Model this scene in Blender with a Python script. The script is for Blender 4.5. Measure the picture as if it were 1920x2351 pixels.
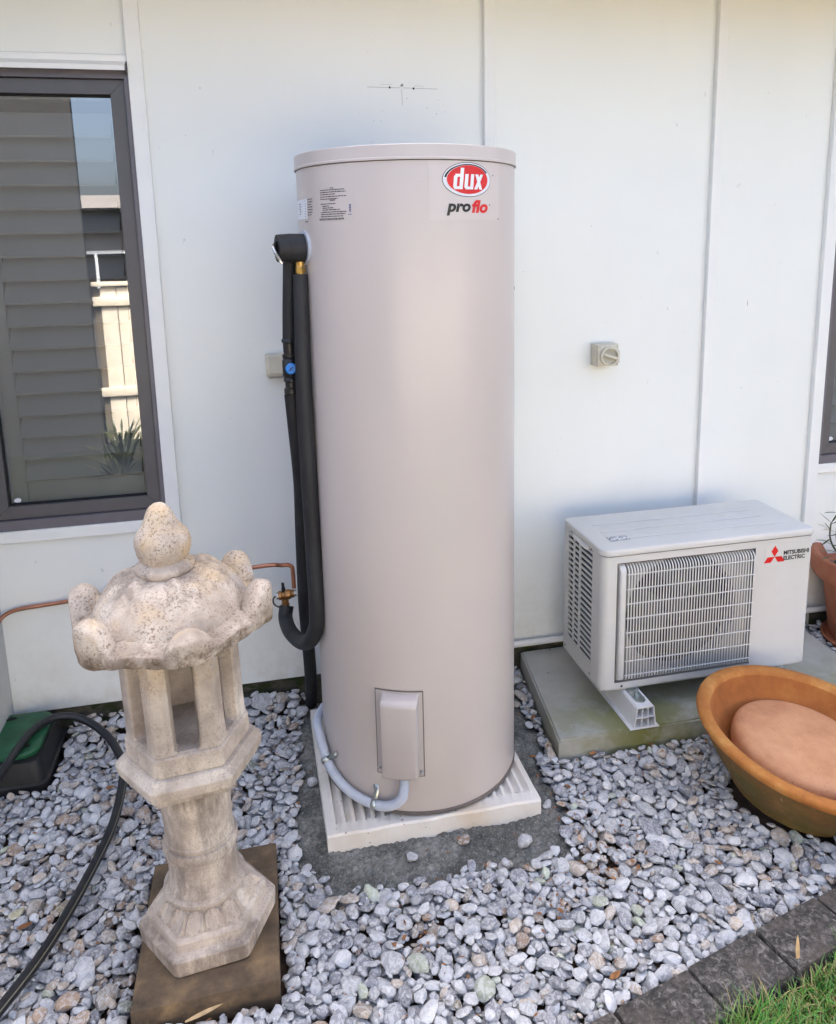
import bpy, bmesh, math, random
import numpy as np
from math import radians as rad, sin, cos, pi
from mathutils import Vector, Matrix

for o in list(bpy.data.objects):
    bpy.data.objects.remove(o)
random.seed(7)
RNG = np.random.default_rng(11)
SC = bpy.context.scene
COL = SC.collection

# ------------------------------------------------------------------ camera
cam = bpy.data.objects.new('camera', bpy.data.cameras.new('camera'))
COL.objects.link(cam)
yaw, pit, rol = 0.2144, 0.1935, -0.0211
right = Vector((cos(yaw), -sin(yaw), 0))
fwd = Vector((sin(yaw) * cos(pit), cos(yaw) * cos(pit), -sin(pit)))
upv = right.cross(fwd)
r2 = right * cos(rol) + upv * sin(rol)
u2 = -right * sin(rol) + upv * cos(rol)
M = Matrix((r2, u2, -fwd)).transposed().to_4x4()
M.translation = Vector((-0.4301, -2.6358, 1.5832))
cam.matrix_world = M
cam.data.sensor_fit = 'HORIZONTAL'
cam.data.sensor_width = 36
cam.data.lens = 1807.14 / 1920 * 36
cam.data.shift_x = -15.9 / 1920
cam.data.shift_y = -258.5 / 1920
cam.data.clip_start = 0.02
cam.data.clip_end = 400
SC.camera = cam

# ------------------------------------------------------------------ light
SUN_EL, SUN_AZ = rad(56), rad(184)         # azimuth measured from -y (the open side) towards +x: the sun stands behind the house
world = bpy.data.worlds.new('World'); SC.world = world; world.use_nodes = True
wn = world.node_tree.nodes; wl = world.node_tree.links
sky = wn.new('ShaderNodeTexSky'); sky.sky_type = 'NISHITA'; sky.sun_disc = False
sky.sun_elevation = SUN_EL; sky.sun_rotation = pi - SUN_AZ
sky.air_density = 0.7; sky.dust_density = 7.0; sky.ozone_density = 0.0
bg = wn['Background']; bg.inputs[1].default_value = 0.15
tint = wn.new('ShaderNodeMix'); tint.data_type = 'RGBA'; tint.blend_type = 'MULTIPLY'; tint.inputs[0].default_value = 1
tint.inputs[7].default_value = (1.0, 1.0, .965, 1)
wl.new(sky.outputs[0], tint.inputs[6]); wl.new(tint.outputs[2], bg.inputs[0])
sun = bpy.data.objects.new('sun', bpy.data.lights.new('sun', 'SUN')); COL.objects.link(sun)
sun.data.energy = 2.3; sun.data.angle = rad(.6); sun.data.color = (1, 0.95, 0.88)
sd = Vector((sin(SUN_AZ) * cos(SUN_EL), -cos(SUN_AZ) * cos(SUN_EL), sin(SUN_EL)))
sun.rotation_euler = sd.to_track_quat('Z', 'Y').to_euler()
SC.view_settings.view_transform = 'Standard'
SC.view_settings.look = 'None'
SC.view_settings.gamma = 1
SC.view_settings.use_curve_mapping = False
SC.view_settings.exposure = 2.5

# ------------------------------------------------------------------ helpers
class MB:
    """collects shapes and links them as one mesh object"""
    def __init__(s): s.v = []; s.f = []
    def add(s, vs, fs):
        b = len(s.v); s.v += [tuple(p) for p in vs]; s.f += [tuple(i + b for i in f) for f in fs]; return s
    def box(s, x0, x1, y0, y1, z0, z1):
        return s.add([(x0,y0,z0),(x1,y0,z0),(x1,y1,z0),(x0,y1,z0),(x0,y0,z1),(x1,y0,z1),(x1,y1,z1),(x0,y1,z1)],
                     [(0,3,2,1),(4,5,6,7),(0,1,5,4),(1,2,6,5),(2,3,7,6),(3,0,4,7)])
    def rbox(s, x0, x1, y0, y1, z0, z1, r=.003, seg=2):
        bm = bmesh.new(); bmesh.ops.create_cube(bm, size=1)
        for v in bm.verts: v.co = Vector(((x0+x1)/2 + v.co.x*(x1-x0), (y0+y1)/2 + v.co.y*(y1-y0), (z0+z1)/2 + v.co.z*(z1-z0)))
        bmesh.ops.bevel(bm, geom=list(bm.edges), offset=r, segments=seg, profile=.5, affect='EDGES')
        bm.verts.index_update()
        s.add([v.co for v in bm.verts], [[v.index for v in f.verts] for f in bm.faces]); bm.free(); return s
    def prism(s, pts, z0, z1):          # plan polygon (ccw) extruded up
        n = len(pts)
        return s.add([(x,y,z0) for x,y in pts] + [(x,y,z1) for x,y in pts],
                     [tuple(range(n-1,-1,-1)), tuple(range(n,2*n))] + [(i,(i+1)%n,n+(i+1)%n,n+i) for i in range(n)])
    def tube(s, path, r, n=10, cap=True, rr=None):
        P = [Vector(p) for p in path]; m = len(P); rings = []
        t = (P[1]-P[0]).normalized(); a = t.orthogonal().normalized()
        for i in range(m):
            t = (P[min(i+1,m-1)]-P[max(i-1,0)]).normalized()
            a = (a - t*a.dot(t)).normalized(); b = t.cross(a)
            q = r if rr is None else rr[i]
            rings.append([P[i] + (a*cos(2*pi*k/n) + b*sin(2*pi*k/n))*q for k in range(n)])
        vs = [p for g in rings for p in g]
        fs = [(i*n+k, i*n+(k+1)%n, (i+1)*n+(k+1)%n, (i+1)*n+k) for i in range(m-1) for k in range(n)]
        if cap: fs += [tuple(range(n-1,-1,-1)), tuple(range((m-1)*n, m*n))]
        return s.add(vs, fs)
    def loft(s, rings, cap0=True, cap1=True, closed=True):   # list of equal rings, bottom to top, ccw
        n = len(rings[0]); m = len(rings)
        vs = [p for g in rings for p in g]
        fs = [(i*n+k, i*n+(k+1)%n, (i+1)*n+(k+1)%n, (i+1)*n+k) for i in range(m-1) for k in range(n if closed else n-1)]
        if cap0: fs.append(tuple(range(n-1,-1,-1)))
        if cap1: fs.append(tuple(range((m-1)*n, m*n)))
        return s.add(vs, fs)
    def lathe(s, prof, c=(0,0,0), n=48, cap0=True, cap1=True):
        return s.loft([[(c[0]+r*cos(2*pi*k/n), c[1]+r*sin(2*pi*k/n), c[2]+z) for k in range(n)] for r, z in prof], cap0, cap1)
    def sheet(s, fn, nu, nv):
        vs = [fn(i/nu, j/nv) for j in range(nv+1) for i in range(nu+1)]
        w = nu+1
        return s.add(vs, [(j*w+i, j*w+i+1, (j+1)*w+i+1, (j+1)*w+i) for j in range(nv) for i in range(nu)])
    def xf(s, fn): s.v = [tuple(fn(*p)) for p in s.v]; return s
    def build(s, name, mat, parent=None, smooth=35, label=None):
        me = bpy.data.meshes.new(name); me.from_pydata(s.v, [], s.f)
        bm = bmesh.new(); bm.from_mesh(me); bmesh.ops.recalc_face_normals(bm, faces=bm.faces); bm.to_mesh(me); bm.free()
        me.materials.append(mat); me.update()
        if smooth:
            me.polygons.foreach_set('use_smooth', [True]*len(me.polygons)); me.set_sharp_from_angle(angle=rad(smooth))
        return link(name, me, parent, label)

def rootof(o):
    while o.parent: o = o.parent
    return o
def link(name, me, parent=None, label=None):
    o = bpy.data.objects.new(name, me); COL.objects.link(o)
    if parent:
        o.parent = parent
        if parent.parent is None: o.location = -Vector(parent.location)   # meshes are written in place; a root sits at its base
    if label: o['label'] = label
    return o
def tag(o, label=None, cat=None, group=None, kind=None):
    if label: o['label'] = label
    if cat: o['category'] = cat
    if group: o['group'] = group
    if kind: o['kind'] = kind
    return o
def thing(name, loc, label, cat, group=None):
    o = bpy.data.objects.new(name, None); COL.objects.link(o); o.location = loc; o.empty_display_size = .05
    return tag(o, label, cat, group)
def copy_part(o, parent, off=(0,0,0)):
    c = o.copy(); COL.objects.link(c); c.parent = parent; c.location = Vector(o.location) + Vector(off); return c
def smooth_path(pts, k=8):
    P = [Vector(p) for p in pts]; out = []
    for i in range(len(P)-1):
        a, b, c, d = P[max(i-1,0)], P[i], P[i+1], P[min(i+2,len(P)-1)]
        for j in range(k):
            t = j/k
            out.append(.5*((2*b) + (c-a)*t + (2*a-5*b+4*c-d)*t*t + (3*b-a-3*c+d)*t**3))
    return out + [P[-1]]
def text_mesh(body, size, bold=0.0, shear=0.0, space=1.0, align='LEFT'):
    cu = bpy.data.curves.new('t', 'FONT'); cu.body = body; cu.size = size; cu.offset = bold*size; cu.shear = shear
    cu.space_character = space; cu.align_x = align; cu.resolution_u = 3
    o = bpy.data.objects.new('t', cu); COL.objects.link(o)
    me = bpy.data.meshes.new_from_object(o.evaluated_get(bpy.context.evaluated_depsgraph_get()))
    vs = [tuple(v.co) for v in me.vertices]; fs = [tuple(p.vertices) for p in me.polygons]
    bpy.data.objects.remove(o); bpy.data.meshes.remove(me); bpy.data.curves.remove(cu)
    return vs, fs
def fit_text(body, width, height, **k):          # lower-left at 0,0, scaled to width x height
    vs, fs = text_mesh(body, 1.0, **k)
    xs = [v[0] for v in vs]; ys = [v[1] for v in vs]
    sx = width/(max(xs)-min(xs)); sy = height/(max(ys)-min(ys))
    return [((v[0]-min(xs))*sx, (v[1]-min(ys))*sy) for v in vs], fs

# ------------------------------------------------------------------ materials
class NT:
    def __init__(s, name):
        s.m = bpy.data.materials.new(name); s.m.use_nodes = True; s.t = s.m.node_tree; s.n = s.t.nodes
        s.p = s.n['Principled BSDF']; s.l = s.t.links
    def node(s, kind, **kw):
        n = s.n.new(kind)
        for k, v in kw.items(): setattr(n, k, v)
        return n
    def coord(s, kind='Object', scale=(1,1,1)):
        tc = s.node('ShaderNodeTexCoord'); mp = s.node('ShaderNodeMapping'); mp.inputs['Scale'].default_value = scale
        s.l.new(tc.outputs[kind], mp.inputs['Vector']); return mp.outputs[0]
    def noise(s, scale, detail=4, rough=.55, vec=None, dist=0):
        n = s.node('ShaderNodeTexNoise'); n.inputs['Scale'].default_value = scale; n.inputs['Detail'].default_value = detail
        n.inputs['Roughness'].default_value = rough; n.inputs['Distortion'].default_value = dist
        s.l.new(vec if vec is not None else s.coord(), n.inputs['Vector']); return n.outputs['Fac']
    def ramp(s, fac, stops):
        r = s.node('ShaderNodeValToRGB'); e = r.color_ramp.elements
        while len(e) < len(stops): e.new(.5)
        for i, (p, c) in enumerate(stops):
            e[i].position = p; e[i].color = (*c, 1) if len(c) == 3 else c
        s.l.new(fac, r.inputs[0]); return r.outputs[0]
    def mask(s, fac, a, b): return s.ramp(fac, [(a, (0,0,0)), (b, (1,1,1))])
    def mix(s, fac, a, b, mode='MIX'):
        m = s.node('ShaderNodeMix', data_type='RGBA', blend_type=mode)
        for sock, v in ((m.inputs[0], fac), (m.inputs[6], a), (m.inputs[7], b)):
            if isinstance(v, (int, float)): sock.default_value = v
            elif isinstance(v, tuple): sock.default_value = (*v, 1)
            else: s.l.new(v, sock)
        return m.outputs[2]
    def math(s, op, a, b=0.0):
        m = s.node('ShaderNodeMath', operation=op)
        for i, v in enumerate((a, b)):
            if isinstance(v, (int, float)): m.inputs[i].default_value = v
            else: s.l.new(v, m.inputs[i])
        return m.outputs[0]
    def sepz(s, vec, ax=2):
        x = s.node('ShaderNodeSeparateXYZ'); s.l.new(vec, x.inputs[0]); return x.outputs[ax]
    def base(s, c):
        if isinstance(c, tuple): s.p.inputs['Base Color'].default_value = (*c, 1)
        else: s.l.new(c, s.p.inputs['Base Color'])
        return s
    def rough(s, r):
        if isinstance(r, (int, float)): s.p.inputs['Roughness'].default_value = r
        else: s.l.new(r, s.p.inputs['Roughness'])
        return s
    def bump(s, h, strength=.3, dist=.002):
        b = s.node('ShaderNodeBump'); b.inputs['Strength'].default_value = strength; b.inputs['Distance'].default_value = dist
        s.l.new(h, b.inputs['Height']); s.l.new(b.outputs[0], s.p.inputs['Normal']); return s
    def set(s, **k):
        for a, v in k.items(): s.p.inputs[a.replace('_', ' ')].default_value = v
        return s

def plain(name, c, r=.5, metal=0., var=.06, scale=30, bump=0, bd=.001, bscale=None):
    t = NT(name); n = t.noise(scale, 5)
    d = tuple(x*(1-var*2) for x in c); l = tuple(min(1, x*(1+var)) for x in c)
    t.base(t.ramp(n, [(.3, d), (.7, l)])).rough(r).set(Metallic=metal)
    if bump: t.bump(t.noise(bscale or scale*6, 4), bump, bd)
    return t.m

def m_wall():
    t = NT('wall_paint'); v = t.coord('Object')
    big = t.noise(1.3, 4, vec=v); fine = t.noise(60, 4, vec=v)
    c = t.mix(t.mask(big, .35, .7), (.785,.805,.79), (.82,.84,.82))
    c = t.mix(t.math('MULTIPLY', t.mask(t.noise(38, 2, vec=t.coord('Object', (1,1,.5))), .735, .76), .35), c, (.4,.4,.39))
    spl = t.math('MULTIPLY', t.ramp(t.sepz(v), [(.07, (.55,)*3), (.22, (.2,)*3), (.5, (0,)*3)]), t.mask(t.noise(9, 6, .7, v), .42, .68))
    c = t.mix(spl, c, (.55,.50,.41))
    c = t.mix(t.math('MULTIPLY', t.mask(t.noise(2.6, 6, .65, t.coord('Object', (2.2,1,.35))), .5, .75), .05), c, (.58,.58,.54))
    h = t.math('ADD', t.math('MULTIPLY', fine, .05), t.noise(2.2, 2, .4, v)); t.base(c).rough(.5).bump(h, .25, .004); return t.m
def m_wall_trim():
    t = NT('trim_paint'); n = t.noise(5, 5)
    t.base(t.ramp(n, [(.3, (.79,.80,.795)), (.7, (.83,.835,.82))])).rough(.5).bump(t.noise(140, 3), .05, .0005); return t.m
def m_render():
    t = NT('rendered_wall'); n = t.noise(90, 6, .7)
    t.base(t.ramp(t.noise(3, 5), [(.3, (.52,.53,.53)), (.7, (.60,.61,.605))])).rough(.85).bump(n, .8, .006); return t.m
def m_tank(name='tank_enamel', g=1.0):
    t = NT(name); v = t.coord('Object')
    n = t.noise(2.2, 3, vec=v)
    t.base(t.ramp(n, [(.3, (.55*g,.496*g,.478*g)), (.7, (.572*g,.516*g,.498*g))]))
    t.rough(.36).set(Metallic=0.0, IOR=1.55)
    t.p.inputs['Coat Weight'].default_value = .25; t.p.inputs['Coat Roughness'].default_value = .25
    t.bump(t.math('ADD', t.math('MULTIPLY', t.noise(260, 2, vec=v), .02), t.noise(3.5, 1, .3, v)), .10, .008); return t.m
def m_stone():
    t = NT('lantern_stone'); v = t.coord('Object')
    c = t.ramp(t.noise(9, 6, .6, v), [(.30, (.33,.27,.215)), (.48, (.50,.42,.35)), (.66, (.70,.615,.52))])
    warm = t.mask(t.noise(6, 5, .6, v), .52, .68)
    upper = t.mask(t.math('MULTIPLY', t.sepz(v), 1), .68, .76)
    c = t.mix(t.math('MULTIPLY', warm, t.math('MULTIPLY', upper, .9)), c, (.62,.45,.26))
    sp = t.mask(t.noise(190, 4, .75, v), .53, .60); clump = t.mask(t.noise(15, 5, .65, v), .36, .56)
    c = t.mix(t.math('MULTIPLY', t.math('MULTIPLY', sp, clump), t.math('ADD', t.math('MULTIPLY', upper, .42), .36)), c, (.15,.085,.05))
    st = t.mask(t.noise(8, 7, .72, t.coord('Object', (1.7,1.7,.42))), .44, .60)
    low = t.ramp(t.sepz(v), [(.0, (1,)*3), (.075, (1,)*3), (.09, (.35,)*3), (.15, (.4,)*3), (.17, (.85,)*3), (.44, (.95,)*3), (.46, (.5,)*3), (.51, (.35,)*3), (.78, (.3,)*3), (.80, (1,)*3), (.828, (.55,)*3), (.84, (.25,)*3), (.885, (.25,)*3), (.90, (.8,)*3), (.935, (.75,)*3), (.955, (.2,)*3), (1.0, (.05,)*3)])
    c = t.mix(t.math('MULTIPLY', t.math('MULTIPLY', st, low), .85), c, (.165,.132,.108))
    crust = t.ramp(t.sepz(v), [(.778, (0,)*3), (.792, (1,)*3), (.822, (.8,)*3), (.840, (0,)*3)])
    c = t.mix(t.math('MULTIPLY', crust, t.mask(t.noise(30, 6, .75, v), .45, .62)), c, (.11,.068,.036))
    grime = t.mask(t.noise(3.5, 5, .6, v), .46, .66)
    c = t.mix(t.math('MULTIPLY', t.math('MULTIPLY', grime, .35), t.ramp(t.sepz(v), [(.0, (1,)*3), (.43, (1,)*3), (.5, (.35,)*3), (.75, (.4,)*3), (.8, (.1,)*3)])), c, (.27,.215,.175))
    t.base(c).rough(.92)
    h = t.math('ADD', t.math('MULTIPLY', t.noise(120, 5, .7, v), .7), t.noise(26, 4, .6, v))
    t.bump(h, .6, .0028); return t.m
def m_paver():
    t = NT('stained_paver'); v = t.coord('Object')
    c = t.ramp(t.noise(11, 6, .65, v), [(.3, (.055,.040,.027)), (.5, (.125,.085,.052)), (.72, (.25,.165,.085))])
    t.base(c).rough(.95).bump(t.noise(220, 5, .7, v), .6, .003); return t.m
def m_kerb():
    t = NT('kerb_paver'); v = t.coord('Object')
    c = t.ramp(t.noise(60, 6, .75, v, .8), [(.40, (.022,.021,.021)), (.52, (.068,.062,.058)), (.63, (.20,.185,.175))])
    c = t.mix(t.mask(t.noise(9, 3, .5, v), .5, .7), c, t.ramp(t.noise(90, 5, .7, v), [(.35, (.05,.042,.037)), (.7, (.13,.11,.10))]))
    t.base(c).rough(.9).bump(t.noise(150, 6, .75, v), .7, .004); return t.m
def m_concrete():
    t = NT('slab_concrete'); v = t.coord('Object')
    c = t.ramp(t.noise(6, 7, .65, v), [(.3, (.33,.325,.30)), (.7, (.45,.445,.42))])
    # moss-green bloom along the front of the slab, where water drips
    y = t.sepz(v, 1); x = t.sepz(v, 0)
    fr = t.ramp(t.math('MULTIPLY', y, -1.0), [(.22, (0,0,0)), (.45, (1,1,1))])
    xx = t.ramp(x, [(.42, (.35,)*3), (.72, (1,1,1)), (1.0, (.55,)*3)])
    g = t.math('MULTIPLY', t.math('MULTIPLY', fr, xx), t.mask(t.noise(8, 5, .6, v), .28, .52))
    c = t.mix(t.math('MULTIPLY', g, .95), c, (.155,.16,.032))
    c = t.mix(t.mask(t.noise(55, 3, .5, v), .70, .75), c, (.12,.11,.09))
    t.base(c).rough(.9).bump(t.noise(130, 6, .7, v), .4, .003); return t.m
def m_mortar():
    t = NT('dark_mortar'); v = t.coord('Object')
    c = t.ramp(t.math('ADD', t.math('MULTIPLY', t.noise(8, 5, .7, v), .55), t.math('MULTIPLY', t.noise(75, 5, .75, v), .45)), [(.34, (.05,.051,.046)), (.48, (.125,.125,.113)), (.64, (.33,.325,.305))])
    c = t.mix(t.math('MULTIPLY', t.mask(t.noise(210, 3, .6, v), .58, .66), .75), c, (.40,.40,.39))
    t.base(c).rough(.95)
    h = t.math('ADD', t.math('MULTIPLY', t.noise(230, 5, .75, v), .7), t.noise(70, 5, .7, v))
    t.bump(h, .8, .007); return t.m
def m_plinth():
    t = NT('plinth_cement'); v = t.coord('Object')
    c = t.ramp(t.noise(7, 6, .6, v), [(.3, (.60,.55,.49)), (.6, (.70,.67,.63)), (.8, (.73,.71,.68))])
    c = t.mix(t.math('MULTIPLY', t.mask(t.noise(5, 5, .6, v), .52, .7), .5), c, (.58,.44,.29))
    c = t.mix(t.mask(t.noise(70, 2, .5, v), .72, .75), c, (.2,.17,.13))
    t.base(c).rough(.85).bump(t.noise(90, 5, .6, v), .25, .002); return t.m
def m_pebble():
    t = NT('river_pebble'); v = t.coord('Object')
    a = t.node('ShaderNodeAttribute', attribute_name='tint')
    vv = t.node('ShaderNodeVectorMath', operation='ADD')
    sc = t.node('ShaderNodeVectorMath', operation='SCALE'); sc.inputs['Scale'].default_value = 40
    t.l.new(a.outputs['Color'], sc.inputs[0]); t.l.new(v, vv.inputs[0]); t.l.new(sc.outputs[0], vv.inputs[1])
    w = vv.outputs[0]
    c = t.mix(t.mask(t.noise(75, 5, .65, w, 1.2), .38, .66), t.mix(.33, a.outputs['Color'], (.11,.11,.125), 'MIX'), a.outputs['Color'])
    veins = t.mask(t.noise(55, 4, .6, w, 2.0), .485, .50); veins2 = t.mask(t.noise(55, 4, .6, w, 2.0), .515, .50)
    c = t.mix(t.math('MULTIPLY', t.math('MULTIPLY', veins, veins2), .42), c, (.64,.65,.67))
    c = t.mix(t.math('MULTIPLY', t.mask(t.noise(330, 3, .6, w), .6, .7), .22), c, (.09,.09,.095))
    t.base(c).rough(.62).bump(t.noise(140, 5, .65, w), .55, .0028); return t.m
def m_terra(name, c1, c2, c3, green):
    t = NT(name); v = t.coord('Object')
    c = t.ramp(t.noise(9, 6, .65, v), [(.3, c1), (.52, c2), (.74, c3)])
    if green:
        z = t.sepz(v)
        g = t.math('MULTIPLY', t.ramp(z, [(.0, (1,1,1)), (.13, (.9,)*3), (.20, (.25,)*3)]), t.mask(t.noise(5, 5, .6, v), .28, .58))
        c = t.mix(t.math('MULTIPLY', g, .9), c, (.085,.082,.012))
        c = t.mix(t.math('MULTIPLY', t.mask(t.noise(70, 4, .6, t.coord('Object', (1,1,.5))), .66, .70), .4), c, (.62,.5,.36))
    c = t.mix(t.math('MULTIPLY', t.mask(t.noise(120, 3, .6, v), .66, .7), .55), c, tuple(x*.45 for x in c1))
    t.base(c).rough(.8).bump(t.noise(70, 6, .65, v), .35, .003); return t.m
def m_glass():
    t = NT('window_glass'); t.n.remove(t.p)
    out = [n for n in t.n if n.type == 'OUTPUT_MATERIAL'][0]
    tr = t.node('ShaderNodeBsdfTransparent'); tr.inputs[0].default_value = (.75,.78,.79,1)
    gl = t.node('ShaderNodeBsdfGlossy'); gl.inputs['Roughness'].default_value = 0.0; gl.inputs[0].default_value = (.95,.97,1,1)
    lw = t.node('ShaderNodeLayerWeight'); lw.inputs['Blend'].default_value = .25
    mr = t.node('ShaderNodeMapRange'); mr.inputs['To Min'].default_value = .24; mr.inputs['To Max'].default_value = .9
    t.l.new(lw.outputs['Fresnel'], mr.inputs['Value'])
    mx = t.node('ShaderNodeMixShader'); t.l.new(mr.outputs[0], mx.inputs[0]); t.l.new(tr.outputs[0], mx.inputs[1]); t.l.new(gl.outputs[0], mx.inputs[2])
    t.l.new(mx.outputs[0], out.inputs[0]); return t.m
def m_grass():
    t = NT('grass_blade'); a = t.node('ShaderNodeAttribute', attribute_name='tint')
    t.base(a.outputs['Color']).rough(.55); t.p.inputs['Transmission Weight'].default_value = 0
    t.p.inputs['Subsurface Weight'].default_value = 0; return t.m
def m_soil():
    t = NT('garden_soil'); v = t.coord('Object')
    t.base(t.ramp(t.noise(25, 6, .7, v), [(.3, (.035,.023,.016)), (.7, (.125,.080,.055))])).rough(1).bump(t.noise(160, 5, .7, v), .8, .006); return t.m
def m_foundation():
    t = NT('mossy_foundation'); v = t.coord('Object')
    c = t.ramp(t.noise(14, 6, .7, v), [(.3, (.05,.045,.035)), (.7, (.14,.12,.09))])
    c = t.mix(t.mask(t.noise(16, 5, .7, t.coord('Object', (1,1,2))), .46, .6), c, (.035,.05,.012))
    t.base(c).rough(1).bump(t.noise(200, 5, .7, v), .9, .006); return t.m
def m_foam():
    t = NT('black_insulation'); v = t.coord('Object', (1,1,.25))
    c = t.ramp(t.noise(18, 5, .6, v), [(.4, (.010,.010,.012)), (.68, (.024,.025,.030))])
    c = t.mix(t.math('MULTIPLY', t.mask(t.noise(40, 5, .7, v), .62, .74), .5), c, (.10,.10,.11))
    t.base(c).rough(.62).bump(t.noise(160, 4, .6, v), .18, .001); return t.m
def m_acwhite():
    t = NT('ac_white_paint'); v = t.coord('Object')
    c = t.ramp(t.noise(5, 5, .6, v), [(.3, (.585,.572,.555)), (.7, (.63,.62,.605))])
    t.base(c).rough(.38).bump(t.noise(300, 2, vec=v), .03, .0004); return t.m

MAT = dict(
    wall=m_wall(), trim=m_wall_trim(), render=m_render(), tank=m_tank(), stone=m_stone(), paver=m_paver(), kerb=m_kerb(),
    slab=m_concrete(), mortar=m_mortar(), plinth=m_plinth(), pebble=m_pebble(), glass=m_glass(), grass=m_grass(), soil=m_soil(),
    found=m_foundation(), foam=m_foam(), acw=m_acwhite(),
    bowl=m_terra('glazed_rim', (.27,.085,.016), (.38,.145,.028), (.52,.27,.08), 0), bowl_in=m_terra('glazed_inside', (.22,.068,.014), (.315,.105,.020), (.39,.155,.035), 0), bowl_out=m_terra('mossy_terracotta', (.13,.055,.014), (.20,.085,.022), (.29,.14,.045), 1),
    dish=m_terra('pink_terracotta', (.44,.20,.095), (.56,.28,.145), (.64,.34,.19), False),
    pot=m_terra('pot_terracotta', (.30,.10,.05), (.36,.125,.065), (.42,.16,.085), False),
    soffit=plain('soffit_bounce', (.78,.65,.36), .7),  # saturated yellow so that its bounce warms the top of the wall
    frame=plain('window_aluminium', (.105,.10,.105), .42, .0, .05, 12), reveal=plain('frame_reveal', (.145,.135,.155), .45, 0, .05, 12),
    black=plain('black_rubber', (.012,.012,.014), .5), gap=plain('dark_gasket', (.006,.006,.007), .8),
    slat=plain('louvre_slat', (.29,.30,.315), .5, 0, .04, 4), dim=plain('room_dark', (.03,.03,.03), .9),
    seam=plain('seal_strip', (.13,.11,.10), .5), screw=plain('steel', (.45,.45,.45), .35, .9), zinc=plain('zinc_plate', (.52,.56,.54), .3, .95, .12, 60),
    brass=plain('brass', (.62,.40,.12), .3, .95, .12, 60), bronze=plain('bronze', (.42,.22,.09), .38, .9, .15, 60),
    copper=plain('copper', (.56,.26,.165), .36, .9, .16, 14), chrome=plain('chrome', (.75,.73,.70), .2, 1),
    valve=plain('black_plastic', (.012,.012,.014), .38), blue=plain('blue_plastic', (.012,.20,.62), .35),
    conduit=plain('grey_conduit', (.50,.54,.62), .42, 0, .04, 40), pvc=plain('white_pvc', (.72,.72,.73), .35, 0, .03, 20),
    switch=plain('beige_plastic', (.60,.57,.475), .42, 0, .04, 20), switch_d=plain('beige_recess', (.42,.395,.32), .5, 0, .04, 20),
    greybox=plain('grey_plastic', (.30,.31,.30), .5),
    white=plain('white_print', (.80,.82,.86), .4, 0, .02), red=plain('red_print', (.66,.012,.012), .35, 0, .03), ink=plain('black_print', (.012,.012,.014), .4),
    silver=plain('silver_print', (.72,.74,.80), .3, .2, .05, 20), film=m_tank('clear_film', 1.06), coverpaint=m_tank('cover_plastic', .82), blueprint=plain('blue_print', (.05,.08,.25), .4),
    label=plain('paper_label', (.74,.76,.82), .45, 0, .02), acfilm=plain('label_film', (.61,.60,.578), .3, 0, .02, 3),
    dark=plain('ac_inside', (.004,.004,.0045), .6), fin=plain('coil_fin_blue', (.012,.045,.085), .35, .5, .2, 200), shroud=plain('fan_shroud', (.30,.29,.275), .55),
    fan=plain('fan_grey', (.05,.05,.052), .45), print=plain('grey_print', (.035,.035,.04), .5),
    lid=plain('green_plastic', (.014,.105,.045), .5, 0, .2, 25, .25, .002), box=plain('valve_box_plastic', (.012,.012,.014), .55, 0, .2, 12, .1),
    hose=plain('hose_rubber', (.011,.012,.015), .42, 0, .15, 20), stripe=plain('hose_stripe', (.16,.15,.11), .55),
    turf=plain('turf', (.011,.014,.009), .9, 0, .5, 45, .5, .01), leaf=plain('dry_leaf', (.30,.13,.045), .8, 0, .3, 60, .3), straw=plain('dry_straw', (.52,.36,.19), .8, 0, .2, 40), 
    cane=plain('plant_stem', (.05,.06,.02), .6), foliage=plain('orchid_leaf', (.045,.09,.02), .4, 0, .25, 30), yellow=plain('yellow_leaf', (.42,.36,.05), .5, 0, .2, 30),
    bark=plain('potting_bark', (.16,.13,.10), .95, 0, .5, 60, .9, .01),
    graphite=plain('pencil_line', (.30,.30,.30), .6), fence=plain('fence_paint', (.78,.71,.58), .7, 0, .08, 6), fencegap=plain('fence_back', (.18,.15,.11), .9),
    roof=plain('roof_sheet', (.12,.115,.115), .6), gutter=plain('gutter_paint', (.40,.37,.35), .5), brickdark=plain('neighbour_wall', (.085,.08,.078), .8),
    winwhite=plain('window_white', (.62,.66,.70), .5), shrub=plain('shrub_leaf', (.06,.075,.03), .6, 0, .4, 40), door=plain('dark_glass', (.02,.02,.022), .25), dark_panel=plain('dark_screen', (.035,.036,.037), .6),
)

# ------------------------------------------------------------------ ground, lawn
KU = Vector((.970, .243, 0)).normalized(); KN = Vector((KU.y, -KU.x, 0))      # along the edging / towards the lawn
KP = Vector((.418, -1.330, 0))
def kerb_side(x, y): return (x-KP.x)*KN.x + (y-KP.y)*KN.y                      # >0 on the lawn side of the edging's inner face
g = MB().add([(-120,-120,-.075),(120,-120,-.075),(120,120,-.075),(-120,120,-.075)], [(0,1,2,3)])
tag(g.build('ground', MAT['soil'], smooth=0), kind='structure')

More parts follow.
